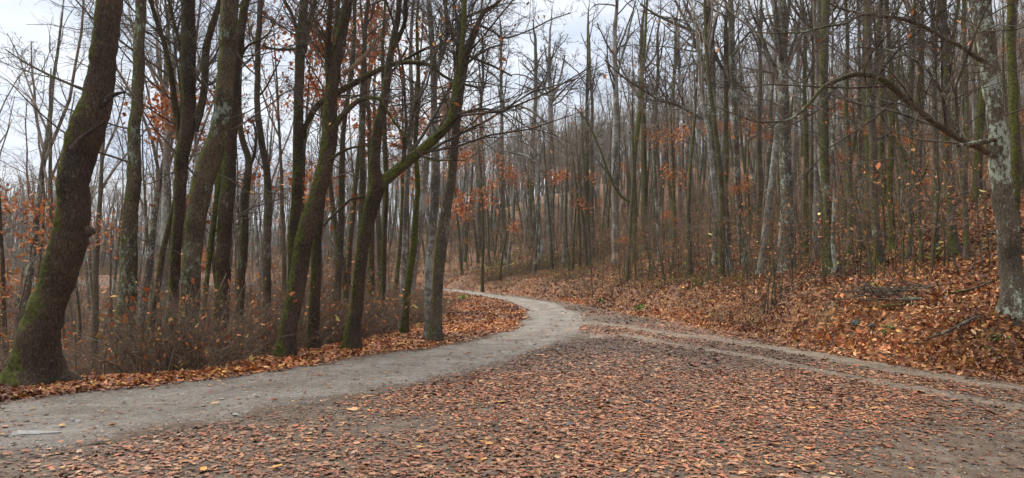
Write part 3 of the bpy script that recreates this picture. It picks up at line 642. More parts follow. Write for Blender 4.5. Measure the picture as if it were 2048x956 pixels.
hero('tree with a thick mossy limb sweeping diagonally up to the right from its forked trunk', [(703, 682, 31), (705, 655, 28), (712, 610, 26), (721, 545, 25), (729, 478, 25), (740, 430, 29), (748, 395, 33), (756, 370, 30), (750, 335, 24), (752, 300, 21), (758, 255, 20), (770, 200, 17), (777, 150, 16), (786, 80, 14), (796, 30, 12), (798, 0, 11)], 16,
     [[{'dz': .2, 'mat': 'green', 'label': 'thick diagonal limb, green moss along its top'}, (752, 375, 30), (775, 357, 24), (802, 334, 23), (822, 318, 22), (845, 299, 21), (868, 279, 20), (890, 258, 18), (902, 235, 16), (908, 205, 14), (914, 150, 12), (925, 90, 10), (929, 0, 9)], [(782, 105, 11), (796, 78, 10), (806, 55, 9), (812, 30, 8), (811, 0, 8)],
      [{'dz': -.6}, (742, 390, 7), (722, 395, 6), (702, 399, 6), (680, 418, 5), (662, 435, 5), (647, 452, 4)], [{'dz': .4}, (764, 150, 6), (785, 142, 6), (800, 120, 5), (815, 95, 4)]], 'dark', height=16, seed=13, leaves=150)
hero('twin trunk with pale lichened bark, left one of the pair where the road disappears', [(857, 650, 17), (857, 600, 16), (857, 540, 15), (862, 478, 15), (868, 420, 17), (871, 350, 18), (870, 270, 15), (868, 200, 13), (865, 100, 12), (857, 0, 11)], 19,
     [[(873, 140, 9), (886, 105, 9), (894, 70, 8), (893, 30, 8), (890, 0, 7)]], 'pale', seed=14)
hero('twin trunk with brown bark forking overhead, right one of the pair where the road disappears', [(873, 640, 22), (875, 590, 21), (880, 520, 23), (886, 470, 25), (894, 410, 21), (903, 360, 18), (909, 290, 17), (914, 230, 16), (921, 180, 15), (928, 130, 15), (936, 95, 16), (952, 55, 12), (966, 25, 9), (985, 12, 7), (1000, 0, 6)], 18,
     [[{'dz': .3}, (918, 190, 10), (912, 140, 10), (918, 80, 10), (926, 30, 9), (927, 0, 8)], [{'dz': -.5}, (935, 110, 7), (950, 118, 6), (985, 132, 5), (1024, 152, 4)], [{'dz': .4}, (945, 60, 6), (955, 50, 6), (985, 62, 5), (1010, 76, 4), (1060, 60, 3), (1100, 40, 3), (1140, 26, 2)],
      [{'dz': -.5}, (902, 235, 7), (930, 225, 6), (965, 218, 5), (990, 222, 4), (1015, 235, 3)], [(930, 130, 6), (958, 108, 5), (982, 95, 4), (1010, 88, 3)]], 'grey', seed=15, leaves=120)
hero('slim pale trunk left of the twin trunks', [(806, 600, 13), (809, 500, 12), (812, 400, 11), (818, 300, 10), (822, 200, 9), (820, 100, 8), (825, 0, 6)], 22, [], 'pale', seed=16)
hero('dark crooked trunk with green moss beside the twin trunks', [(813, 600, 14), (820, 545, 14), (828, 490, 14), (832, 430, 12), (836, 370, 10), (832, 280, 9), (838, 180, 8), (835, 60, 6), (838, 0, 5)], 21, [], 'green', seed=17)
hero('thin dark trunk in front of the orange foliage', [(765, 590, 12), (768, 480, 11), (772, 380, 10), (770, 300, 10), (768, 200, 9), (766, 100, 7), (772, 0, 5)], 23, [], 'dark', seed=18)
# right of the road
hero('pale grey lichened trunk at the top of the bank above the bend', [(1103, 528, 14), (1100, 478, 13), (1099, 400, 12), (1099, 330, 11), (1101, 250, 10), (1101, 190, 9), (1098, 130, 7), (1100, 60, 4)], None,
     [[{'dz': -.5}, (1099, 365, 5), (1091, 350, 5), (1078, 333, 5), (1064, 320, 4), (1045, 309, 4), (1024, 305, 3), (1000, 300, 3)], [(1096, 248, 6), (1080, 235, 5), (1064, 223, 5), (1045, 214, 4), (1024, 212, 4), (990, 222, 3)], [(1102, 205, 6), (1112, 180, 5), (1122, 150, 4), (1130, 110, 3)]], 'pale', height=17, seed=20)
hero('tall grey trunk with whitish lichen, left neighbour of the bright mossy trunk', [(1232, 528, 15), (1231, 478, 14), (1230, 400, 13), (1229, 320, 13), (1232, 230, 12), (1230, 150, 10), (1229, 75, 8), (1233, 20, 7), (1234, 0, 6)], None, [[(1232, 160, 6), (1242, 120, 5), (1254, 80, 5), (1262, 40, 4), (1272, 0, 3)]], 'pale', height=17, seed=21)
hero('slim trunk wrapped in bright green moss with one bent side limb', [(1269, 526, 14), (1268, 478, 13), (1269, 430, 12), (1268, 380, 11), (1267, 330, 11), (1272, 280, 10), (1280, 220, 10), (1284, 150, 8), (1290, 80, 6), (1294, 0, 5)], None,
     [[{'dz': -.6, 'mat': 'green'}, (1266, 408, 7), (1253, 400, 6), (1240, 390, 6), (1228, 372, 5), (1216, 345, 5), (1206, 315, 4), (1190, 275, 4), (1172, 240, 3), (1150, 215, 3)]], 'green', height=16.5, seed=22)
hero('mossy and lichened trunk with limbs arching left over the bend', [(1434, 530, 18), (1432, 478, 15), (1428, 400, 14), (1426, 340, 14), (1424, 250, 16), (1424, 180, 17), (1424, 100, 14), (1420, 50, 11), (1418, 0, 9)], None,
     [[{'dz': -1}, (1414, 242, 9), (1395, 232, 8), (1374, 220, 7), (1349, 208, 6), (1324, 200, 5), (1294, 185, 5), (1270, 170, 5), (1254, 160, 4), (1230, 140, 4), (1209, 120, 3)], [{'dz': .5}, (1424, 95, 10), (1400, 75, 9), (1374, 58, 8), (1345, 45, 7), (1310, 28, 5), (1280, 8, 4)],
      [(1414, 150, 9), (1404, 120, 8), (1392, 92, 8), (1382, 62, 7), (1365, 30, 6), (1350, 0, 5)], [{'dz': .6}, (1426, 110, 8), (1440, 128, 7), (1452, 148, 6), (1468, 160, 5), (1490, 185, 4)]], 'lich', height=17, seed=23, leaves=140)
hero('trunk with patchy lichen standing between the limb-arched tree and the largest hillside trunk', [(1490, 532, 18), (1484, 478, 16), (1478, 400, 14), (1474, 320, 12), (1471, 230, 12), (1467, 150, 13), (1464, 90, 13), (1464, 40, 12), (1462, 0, 11)], None, [[(1466, 110, 6), (1485, 80, 5), (1510, 55, 4), (1545, 30, 3)]], 'lich', height=17, seed=24)
hero('thickest trunk on the hillside with whitish lichen at mid height and a dark base', [(1574, 545, 32), (1574, 510, 29), (1574, 470, 27), (1573, 400, 26), (1570, 340, 25), (1568, 270, 24), (1566, 200, 21), (1564, 120, 19), (1563, 50, 18), (1562, 0, 17)], None,
     [[(1565, 140, 8), (1580, 110, 7), (1592, 70, 6), (1600, 30, 5), (1606, 0, 4)], [(1560, 110, 7), (1548, 80, 6), (1532, 45, 5), (1520, 10, 4)]], 'lich', height=17, seed=25)
hero('straight mossy trunk right of the thickest hillside trunk', [(1658, 545, 20), (1656, 478, 19), (1653, 400, 18), (1650, 330, 18), (1648, 250, 18), (1647, 160, 18), (1649, 70, 18), (1651, 0, 17)], None, [], 'moss', height=17, seed=26)
hero('forked trunk on the hillside whose two stems part near the top', [(1760, 532, 20), (1754, 470, 18), (1750, 400, 17), (1748, 320, 17), (1742, 240, 17), (1740, 180, 16), (1738, 100, 14), (1736, 0, 12)], None, [[(1743, 215, 10), (1750, 170, 11), (1754, 110, 10), (1758, 50, 10), (1762, 0, 9)]], 'grey', height=17, seed=27)
hero('greenish trunk bending left high up, beside the broad dark hillside trunk', [(1843, 530, 9), (1842, 470, 9), (1841, 420, 9), (1837, 375, 10), (1826, 340, 11), (1812, 310, 9), (1804, 290, 7), (1798, 240, 6), (1796, 180, 5), (1798, 100, 4)], None, [[{'mat': 'dark'}, (1838, 370, 5), (1850, 345, 4), (1857, 325, 3)]], 'moss', height=14, seed=28)
hero('broad dark trunk on the hillside left of the big pale trunk at the right edge', [(1910, 512, 23), (1905, 460, 20), (1900, 400, 20), (1896, 340, 19), (1891, 260, 18), (1889, 180, 18), (1889, 90, 18), (1886, 0, 17)], None, [[(1890, 120, 10), (1903, 90, 9), (1912, 40, 8), (1918, 0, 7)]], 'grey', height=18, seed=29)
hero('big trunk at the right edge, blotched white with lichen, with long mossy arching limbs', [(2028, 605, 52), (2028, 570, 48), (2026, 520, 46), (2021, 478, 46), (2014, 420, 46), (2008, 360, 45), (2003, 310, 42), (1996, 250, 38), (1990, 190, 39), (1983, 120, 40), (1975, 50, 41), (1968, 0, 42)], 13.6,
     [[{'dz': -1.2, 'mat': 'moss', 'label': 'longest limb, arching far left and drooping at its end'}, (1990, 312, 19), (1965, 298, 16), (1940, 287, 16), (1916, 275, 16), (1876, 250, 15), (1836, 220, 14), (1811, 198, 14), (1786, 175, 14), (1756, 155, 13), (1716, 148, 13), (1676, 160, 10), (1646, 175, 9), (1616, 210, 8), (1581, 238, 5), (1540, 244, 4), (1500, 240, 3), (1439, 216, 3), (1404, 207, 2)],
      [{'bare': 1, 'dz': -.5, 'mat': 'lich', 'label': 'short sawn stub'}, (2008, 281, 11), (1985, 280, 10), (1961, 283, 10), (1940, 287, 10), (1914, 292, 10)],
      [{'dz': -.5, 'd0': -.5}, (1920, 276, 8), (1914, 250, 8), (1906, 230, 8), (1895, 205, 8), (1881, 180, 7), (1856, 140, 7), (1838, 125, 6), (1821, 115, 6), (1786, 102, 5), (1751, 97, 4), (1721, 95, 3), (1690, 100, 2)],
      [{'dz': -.8, 'mat': 'moss'}, (1965, 122, 12), (1945, 110, 11), (1926, 95, 10), (1886, 75, 9), (1846, 52, 9), (1801, 37, 9), (1761, 32, 8), (1731, 28, 8), (1706, 38, 6), (1690, 48, 5), (1656, 52, 5), (1626, 60, 4), (1596, 65, 4), (1536, 66, 3), (1500, 62, 2)],
      [{'dz': -.3}, (1725, 27, 6), (1705, 22, 5), (1680, 17, 5), (1662, 8, 4), (1655, 0, 4)], [{'dz': -.3}, (1862, 150, 3), (1890, 130, 3), (1915, 127, 3), (1945, 128, 2)]], 'lich', height=17, seed=30, leaves=60)
hero('dark upright trunk behind the upper part of the big pale trunk at the right edge', [(2030, 470, 22), (2030, 380, 21), (2028, 300, 20), (2026, 220, 19), (2023, 140, 18), (2019, 70, 17), (2016, 0, 17)], 19, [], 'dark', seed=31)
# more trunks one can pick out on the hillside
more = [(1006, 505, 9, 1003, 60, 'grey', 'straight thin trunk standing on the bank left of the bend'), (960, 512, 9, 966, 90, 'grey', 'thin dark trunk on the bank nearest the twin trunks'), (1066, 498, 11, 1070, 80, 'dark', 'dark trunk behind the pale trunk above the bend'),
        (1187, 524, 9, 1180, 90, 'grey', 'narrow grey trunk between the pale trunk above the bend and the tall whitish one'), (1172, 505, 10, 1176, 60, 'dark', 'dark narrow trunk set back between the two pale trunks'),
        (1290, 500, 14, 1284, 60, 'dark', 'dark trunk directly behind the bright mossy one'), (1310, 512, 10, 1314, 80, 'grey', 'grey trunk right of the bright mossy one'), (1344, 480, 11, 1350, 60, 'grey', 'trunk in the gap left of the limb-arched tree'),
        (1455, 530, 13, 1452, 40, 'moss', 'mossy stem close right of the limb-arched tree'), (1360, 470, 9, 1358, 60, 'pale', 'whitish thin trunk up the slope from the limb-arched tree'), (1518, 500, 12, 1520, 20, 'grey', 'grey trunk left of the thickest hillside trunk'),
        (1610, 510, 12, 1612, 20, 'dark', 'dark trunk close right of the thickest hillside trunk'), (1632, 520, 13, 1638, 10, 'pale', 'pale streaked trunk second to the right of the thickest hillside trunk'), (1700, 510, 13, 1690, 10, 'grey', 'brown trunk left of the forked one'),
        (1722, 500, 11, 1718, 10, 'lich', 'slender lichened trunk touching the forked one on its left'), (1788, 505, 15, 1780, 10, 'dark', 'dark trunk right of the forked one'), (1820, 520, 11, 1828, 10, 'grey', 'thin trunk in front of the greenish bent one'),
        (1872, 505, 14, 1868, 10, 'lich', 'lichened trunk left of the broad dark one'), (1935, 520, 13, 1930, 10, 'grey', 'trunk between the broad dark one and the right edge'), (1668, 545, 9, 1664, 90, 'lich', 'thin stem touching the straight mossy trunk')]
for i, (x, y, w, x2, y2, m, lb) in enumerate(more):
    rg = np.random.default_rng(300 + i); k = 8; tt = np.linspace(0, 1, k)
    pts = [(x + (x2 - x) * t + rg.normal(0, 1.5), y + (y2 - y) * t, w * (1 - 0.45 * t)) for t in tt]
    hero(lb, pts, None, [], m, height=15.5, lev=(10, 44, 200, 420), seed=300 + i, twigs_on=5)

# ------------------------------------------------------------------ the rest of the wood
def proto_tree(i, height, r0, mat, lev, leaves=0, wob=0.035, fork=False):
    rg = np.random.default_rng(500 + i); K = 15; d = np.array([rg.normal(0, 0.05), rg.normal(0, 0.05), 1.0]); p = np.array([0, 0, -0.2]); P = [p]; st = height / (K - 1)
    for k in range(K - 1):
        d = d + rg.normal(0, wob, 3) + np.array([0, 0, 0.06]); d /= np.linalg.norm(d); p = p + d * st; P.append(p)
    P = np.array(P); R = r0 * np.linspace(1, 0.12, K) ** 0.85; R[0] *= 1.3
    tm = trunk_mesh(P, R, 8, rg, BK[mat], 'trunk', 0.08)
    u = np.linspace(K * 0.54, K - 1, 8); Q8 = np.stack([np.interp(u, np.arange(K), P[:, k]) for k in range(3)], 1); R8 = np.interp(u, np.arange(K), R)
    par = [(Q8[None], R8[None])]
    fp, fr = grow(Q8[None], R8[None], 3, (0.0, 0.3), (12, 30), 1.0, 8, 0.09, 0.08, 0.75, rg, 0.02, absl=height * 0.5, thick=0.05); par.append((fp, fr))
    u2 = np.linspace(K * 0.12, K * 0.5, 8); Q2 = np.stack([np.interp(u2, np.arange(K), P[:, k]) for k in range(3)], 1)
    lp, lr_ = grow(Q2[None], R8[None], 4, (0, 1), (50, 85), 1.0, 8, 0.05, 0.15, 0.2, rg, 0.008, absl=2.2); par.append((lp, lr_))
    g_, tips = crown_geo(par, lev, rg, 0.0065, True, up=0.07)
    g_.add(*tubes(fp, fr, 5)); g_.add(*tubes(lp, lr_, 3))
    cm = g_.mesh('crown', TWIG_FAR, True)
    lm_ = None
    if leaves: tips = tips[(tips[:, 2] > height * 0.38) & (tips[:, 2] < height * 0.80)]; lm_ = cluster_leaves(tips, leaves, 0.165, rg, spread=0.33).mesh('leaves', LEAF_DRY, False)
    return tm, cm, lm_
mats = ['grey', 'dark', 'pale', 'moss', 'grey', 'lich', 'lich', 'grey', 'pale', 'moss']
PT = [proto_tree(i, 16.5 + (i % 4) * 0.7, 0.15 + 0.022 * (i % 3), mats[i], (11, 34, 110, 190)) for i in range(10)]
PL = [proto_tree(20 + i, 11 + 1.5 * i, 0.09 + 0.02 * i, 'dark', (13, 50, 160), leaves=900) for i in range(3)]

wr = np.random.default_rng(77)
cand = []
sp = 2.7
for gy in np.arange(14, 330, sp):
    stp = sp if gy < 130 else sp * 1.35
    for gx in np.arange(-0.86 * gy - 6, 0.86 * gy + 8, stp):
        cand.append((gx + wr.uniform(-.48, .48) * stp, gy + wr.uniform(-.48, .48) * sp))
cand = np.array(cand); dR = sdist(cand[:, 0], cand[:, 1], FOOT); dL = -sdist(cand[:, 0], cand[:, 1], EDGE)
px_ = cand[:, 0] / cand[:, 1] * F + CX
ok = ((dR > 4.2) & (cand[:, 1] > 30 - 4 * sstep(1500, 1900, px_))) | ((dL > 1.6) & (cand[:, 1] > 25) & (cand[:, 1] < 260))
ok &= ~((px_ > 880) & (px_ < 1250) & (dR < 5.0) & (cand[:, 1] < 75) & (dR > 0))
ok &= ~((dL > 0) & (px_ > 880))
# leave the wood open towards the sky on the left
th = np.where(dL > 0, np.where(cand[:, 1] < 60, 0.24, np.where(cand[:, 1] < 110, 0.15, 0.30)), np.where(cand[:, 1] < 60, 0.50, 0.42))
ok &= wr.random(len(cand)) < th
hb = np.array(HERO_TOP)
dh = np.sqrt(((cand[:, None, :] - hb[None]) ** 2).sum(2)).min(1); ok &= dh > 1.6
cand = cand[ok]; dR = dR[ok]; dL = dL[ok]; order = np.argsort(np.hypot(cand[:, 0], cand[:, 1])); cand = cand[order]; dR = dR[order]; dL = dL[order]
NIND = 270 - len(HERO_TOP)
MARKS = [(60, 'the massive leaning trunk'), (255, 'the slim mossy second trunk'), (350, 'the dark forked trunk'), (390, 'the lichened bent trunk'), (447, 'the straight brown trunk'), (483, 'the narrow wavy trunk'), (535, 'the slender sinuous trunk'), (590, 'the three-limbed upright trunk'),
    (635, 'the large leaning oak'), (715, 'the tree with the diagonal limb'), (768, 'the thin trunk by orange leaves'), (812, 'the slim pale trunk'), (865, 'the twin trunks'), (960, 'the thin dark bank trunk'), (1005, 'the straight thin bank trunk'), (1066, 'the dark trunk above the bend'), (1103, 'the pale trunk above the bend'),
    (1180, 'the narrow grey bank trunk'), (1231, 'the tall whitish trunk'), (1268, 'the bright mossy trunk'), (1312, 'the slim grey hillside trunk'), (1350, 'the gap trunk'), (1430, 'the limb-arched tree'), (1482, 'the patchy lichened trunk'), (1574, 'the thickest hillside trunk'), (1632, 'the pale streaked trunk'), (1656, 'the straight mossy trunk'),
    (1700, 'the brown hillside trunk'), (1755, 'the forked hillside trunk'), (1842, 'the greenish bent trunk'), (1908, 'the broad dark trunk'), (2026, 'the big pale right-edge trunk')]
def where_is(x, y):
    """which of the trees one can name the point is next to, and how far back"""
    px = x / y * F + CX; m = min(MARKS, key=lambda m: abs(m[0] - px)); side = 'left' if px < m[0] else 'right'
    dist = 'just behind' if y < 33 else 'behind' if y < 50 else 'well behind' if y < 64 else 'far behind'
    if px < 0 or px > 2048: return 'standing past the %s side of the view' % ('left' if px < 0 else 'right')
    return '%s, %s of %s' % (dist, side, m[1])
LOOK = ['grey-brown', 'dark', 'pale', 'mossy', 'brown', 'lichened', 'speckled', 'grey', 'whitish', 'greenish']
def place_tree(x, y, right, orange, i, sc=None):
    k = i % 3 if orange else int(wr.integers(0, len(PT))); tm, cm, lm_ = PL[k] if orange else PT[k]
    s = sc or wr.uniform(0.8, 1.12); fat = wr.uniform(0.85, 1.25)
    if orange: lb = ('small ' if (sc or 1) < .7 else 'tall ' if (sc or 1) > 1.4 else '') + ('low-crowned', 'slim', 'broad')[k] + ' tree with orange leaves ' + where_is(x, y); gr = 'young orange-leaved trees in the wood ' + ('on the right' if right else 'on the left')
    else:
        lb = ('slim ' if fat < 0.97 else 'stout ' if fat > 1.13 else '') + ('short ' if s < 0.9 else 'tall ' if s > 1.03 else '') + LOOK[k].replace(' thin', '') + ' tree ' + where_is(x, y); gr = 'bare trees in the wood ' + ('on the right slope' if right else 'left of the road')
    t = thing('bare_tree' if not orange else 'orange_leaved_tree', (x, y, hz(x, y)), ' '.join(lb.split()[:16]), 'tree', gr)
    t.rotation_euler = (wr.normal(0, 0.025), wr.normal(0, 0.025), wr.uniform(0, 6.28)); t.scale = (s * fat,) * 2 + (s,)
    link('trunk', tm, t); link('crown', cm, t)
    if lm_: link('leaves', lm_, t, kind='stuff')
for i, (px, D, sc) in enumerate([(700, 27, 1.4), (748, 31, 1.45), (690, 36, 1.6), (870, 40, 1.45), (965, 66, 1.5), (925, 84, 1.7), (1000, 70, 1.3), (610, 33, 1.3), (285, 24, 1.0), (40, 22, .95), (15, 30, 1.3), (320, 36, 1.3), (450, 40, 1.4), (1160, 62, 1.0), (1775, 26, .42), (1340, 45, .45), (790, 45, 1.5), (1700, 31, .4), (1850, 28, .42), (1240, 48, .4), (1480, 39, .42)]):
    x = (px - CX) / F * D; place_tree(x, D, sdist(x, D, FOOT) > 0, True, i, sc)
for i in range(min(NIND, len(cand))):
    right = dR[i] > 0; orange = wr.random() < (0.04 if right else 0.05)
    place_tree(cand[i, 0], cand[i, 1], right, orange, i)
rest = cand[NIND:]
print('TREES individual', NIND, 'rest', len(rest), 'nearest rest', np.hypot(*rest[0]) if len(rest) else 0)

def joined(parts, name):
    """one mesh out of several, keeping their materials"""
    ms = []; V = []; F3 = []; lt = []; mi = []; n = 0; cols = []
    for me in parts:
        v = np.empty(len(me.vertices) * 3, np.float32); me.vertices.foreach_get('co', v); V.append(v.reshape(-1, 3))
        l = np.empty(len(me.loops), np.int32); me.loops.foreach_get('vertex_index', l); F3.append(l + n)
        t = np.empty(len(me.polygons), np.int32); me.polygons.foreach_get('loop_total', t); lt.append(t); mi.append(np.full(len(t), len(ms), np.int32)); ms.append(me.materials[0])
        c = np.ones((len(me.vertices), 4), np.float32)
        if 'tone' in me.color_attributes:
            cc_ = np.empty(len(me.vertices) * 4, np.float32); me.color_attributes['tone'].data.foreach_get('color', cc_); c = cc_.reshape(-1, 4)
        cols.append(c); n += len(me.vertices)
    me = bpy.data.meshes.new(name); V = np.concatenate(V); me.vertices.add(len(V)); me.vertices.foreach_set('co', V.ravel()); li = np.concatenate(F3); lt = np.concatenate(lt)
    me.loops.add(len(li)); me.loops.foreach_set('vertex_index', li); me.polygons.add(len(lt)); me.polygons.foreach_set('loop_start', np.concatenate([[0], np.cumsum(lt)[:-1]]).astype(np.int32)); me.polygons.foreach_set('loop_total', lt)
    me.polygons.foreach_set('material_index', np.concatenate(mi)); me.update(calc_edges=True)
    a = me.color_attributes.new('tone', 'FLOAT_COLOR', 'POINT'); a.data.foreach_set('color', np.concatenate(cols).ravel())
    for m in ms: me.materials.append(m)
    return me

def instancer(name, pts, rots, scales, idx, protos, label):
    """a stuff object: geometry nodes put one of the prototype meshes on each point"""
    col = bpy.data.collections.new(name + '_shapes')
    for k, me in enumerate(protos):
        o = bpy.data.objects.new('%s_shape_%02d' % (name, k), me); col.objects.link(o)
    me = bpy.data.meshes.new(name); me.vertices.add(len(pts)); me.vertices.foreach_set('co', np.asarray(pts, np.float32).ravel())
    for nm, ty, arr in (('rot', 'FLOAT_VECTOR', rots), ('scl', 'FLOAT_VECTOR', scales)):
        a = me.attributes.new(nm, ty, 'POINT'); a.data.foreach_set('vector', np.asarray(arr, np.float32).ravel())
    a = me.attributes.new('pick', 'INT', 'POINT'); a.data.foreach_set('value', np.asarray(idx, np.int32))
    o = link(name, me, kind='stuff', label=label)
    ng = bpy.data.node_groups.new(name, 'GeometryNodeTree'); ng.interface.new_socket('Geometry', in_out='INPUT', socket_type='NodeSocketGeometry'); ng.interface.new_socket('Geometry', in_out='OUTPUT', socket_type='NodeSocketGeometry')
    N, L = ng.nodes, ng.links; gi = N.new('NodeGroupInput'); go = N.new('NodeGroupOutput'); iop = N.new('GeometryNodeInstanceOnPoints'); ci = N.new('GeometryNodeCollectionInfo')
    ci.inputs['Collection'].default_value = col; ci.inputs['Separate Children'].default_value = True; ci.inputs['Reset Children'].default_value = True
    def na(nm, ty): n = N.new('GeometryNodeInputNamedAttribute'); n.data_type = ty; n.inputs[0].default_value = nm; return n.outputs[0]
    m2p = N.new('GeometryNodeMeshToPoints'); L.new(gi.outputs[0], m2p.inputs[0]); L.new(m2p.outputs[0], iop.inputs['Points']); L.new(ci.outputs[0], iop.inputs['Instance']); iop.inputs['Pick Instance'].default_value = True
    L.new(na('pick', 'INT'), iop.inputs['Instance Index'])
    e2r = N.new('FunctionNodeEulerToRotation'); L.new(na('rot', 'FLOAT_VECTOR'), e2r.inputs[0]); L.new(e2r.outputs[0], iop.inputs['Rotation']); L.new(na('scl', 'FLOAT_VECTOR'), iop.inputs['Scale'])
    L.new(iop.outputs[0], go.inputs[0]); md = o.modifiers.new('scatter', 'NODES'); md.node_group = ng
    return o

n = len(rest)
far_protos = [joined([a, b], 'far_tree') for a, b, c in PT] + [joined([a, b, c], 'far_tree_orange') for a, b, c in PL]
pk = wr.integers(0, len(PT), n); oran = wr.random(n) < 0.05; pk[oran] = len(PT) + wr.integers(0, 3, oran.sum())
s = wr.uniform(0.8, 1.15, n); w = s * wr.uniform(0.9, 1.25, n)
instancer('distant_wood', np.stack([rest[:, 0], rest[:, 1], H(rest[:, 0], rest[:, 1])], 1), np.stack([wr.normal(0, 0.025, n), wr.normal(0, 0.025, n), wr.uniform(0, 6.28, n)], 1), np.stack([w, w, s], 1), pk, far_protos, 'bare trees of the far wood running up to the ridge')

# saplings on the slope: thin stems with a few leaves
def proto_sapling(i):
    rg = np.random.default_rng(800 + i); h = rg.uniform(1.8, 4.8); K = 9; P = [np.zeros(3)]; d = np.array([rg.normal(0, .08), rg.normal(0, .08), 1.0])
    for k in range(K - 1): d = d + rg.normal(0, 0.06, 3) + np.array([0, 0, .05]); d /= np.linalg.norm(d); P.append(P[-1] + d * h / (K - 1))
    P = np.array(P); P[0, 2] = -0.08; R = np.linspace(0.020, 0.005, K) * (0.6 + h / 5)
    u = np.linspace(2, K - 1, 8); Q8 = np.stack([np.interp(u, np.arange(K), P[:, k]) for k in range(3)], 1); R8 = np.interp(u, np.arange(K), R)
    g_ = Geo(); p1, r1 = grow(Q8[None], R8[None], 14, (0, 1), (35, 75), 0.5, 5, 0.02, 0.14, 0.5, rg, 0.0045); p2, r2 = grow(p1, r1, 46, (0.1, 1), (30, 70), 0.6, 4, 0.02, 0.2, 0.6, rg, 0.0035)
    g_.add(*tubes(p1, r1, 3)); g_.add(*tubes(p2, r2, 3)); stem = trunk_mesh(P, R, 5, rg, BK['grey'], 'trunk', 0.05)
    gl = cluster_leaves(p2.reshape(-1, 3), (8, 22, 10, 48, 4, 26)[i % 6], 0.085, rg, 'sap' if i % 3 else 'tree', 0.05)
    return stem, g_.mesh('crown', BRUSH), gl.mesh('leaves', LEAF_DRY, False)
PS = [proto_sapling(i) for i in range(6)]
sr = np.random.default_rng(91); ns = 0; tries = 0
while ns < 260 and tries < 9000:
    tries += 1; y = math.sqrt(sr.uniform(17 ** 2, 62 ** 2)); x = sr.uniform(-0.78, 0.8) * y
    if tries % 5 == 0: y = sr.uniform(17, 46); x = float(np.interp(y, FOOT[3:13, 1], FOOT[3:13, 0])) + sr.uniform(3.0, 5.5)
    a = float(sdist([x], [y], FOOT)[0]); b = -float(sdist([x], [y], EDGE)[0])
    if not ((a > 2.8 and (y < 50 or sr.random() < .6)) or (1.0 < b < 14 and sr.random() < 0.55)): continue
    t = thing('sapling', (x, y, hz(x, y)), 'thin sapling ' + where_is(x, y).replace('behind', 'behind', 1), 'sapling', 'saplings ' + ('on the right slope' if a > 0 else 'left of the road'))
    k = int(sr.integers(0, 6)); t['label'] = ' '.join((('short ', 'leafy ', 'thin ', 'orange-leaved ', 'twiggy ', 'yellow-leaved ')[k] + t['label'].replace('thin ', '')).split()[:16])
    t.rotation_euler = (sr.normal(0, .06), sr.normal(0, .06), sr.uniform(0, 6.28)); s = sr.uniform(0.7, 1.35); t.scale = (s, s, s)
    link('trunk', PS[k][0], t); link('crown', PS[k][1], t); link('leaves', PS[k][2], t, kind='stuff'); ns += 1

n = 3800; y = np.sqrt(sr.uniform(30 ** 2, 135 ** 2, n)); x = sr.uniform(-.8, .84, n) * y; a = sdist(x, y, FOOT); b = -sdist(x, y, EDGE)
k = ((a > 4) & (sr.random(n) < .9)) | ((b > 2) & (sr.random(n) < .45)); x, y = x[k], y[k]; n = len(x); s = sr.uniform(.8, 1.6, n)
instancer('understory', np.stack([x, y, H(x, y)], 1), np.stack([sr.normal(0, .05, n), sr.normal(0, .05, n), sr.uniform(0, 6.28, n)], 1), np.stack([s, s, s], 1), sr.integers(0, 6, n), [joined([a, b, c], 'far_sapling') for a, b, c in PS], 'thicket of thin saplings through the far wood')

# low thicket over the falling ground on the left (filled after the shrubs are made)
# shrubs along the left edge
def proto_shrub(i):
    rg = np.random.default_rng(850 + i); n = 13; K = 7; a = rg.uniform(0, 6.28, n); d = np.stack([np.cos(a) * .38, np.sin(a) * .38, np.ones(n)], 1) + rg.normal(0, .12, (n, 3)); h = rg.uniform(0.6, 1.45, n)
    P = np.empty((n, K, 3)); P[:, 0] = np.stack([np.cos(a), np.sin(a), 0 * a], 1) * rg.uniform(0, .3, (n, 1)); P[:, 0, 2] = -.05
    for k in range(1, K): d = d + rg.normal(0, .16, (n, 3)); d[:, 2] -= 0.03; d /= np.linalg.norm(d, axis=1, keepdims=True); P[:, k] = P[:, k - 1] + d * (h / (K - 1))[:, None]
    R = np.linspace(.009, .003, K)[None] * rg.uniform(.7, 1.3, (n, 1)); stems = Geo(); stems.add(*tubes(P, R, 4))
    p1, r1 = grow(P, R, 75, (.15, 1), (30, 75), .55, 5, .01, .2, .6, rg, .0026); p2, r2 = grow(p1, r1, 260, (.1, 1), (30, 75), .6, 4, .01, .22, .7, rg, .0022)
    g_ = Geo(); g_.add(*tubes(p1, r1, 3)); g_.add(*tubes(p2, r2, 3)); gl = cluster_leaves(p2.reshape(-1, 3), 46, 0.07, rg, 'tree' if i % 2 else 'sap', .03)
    return stems.mesh('stems', BRUSH), g_.mesh('twigs', BRUSH), gl.mesh('leaves', LEAF_DRY, False)
PB = [proto_shrub(i) for i in range(5)]
br = np.random.default_rng(33); u_e = resample(EDGE[2:13], 160)
nb = 0
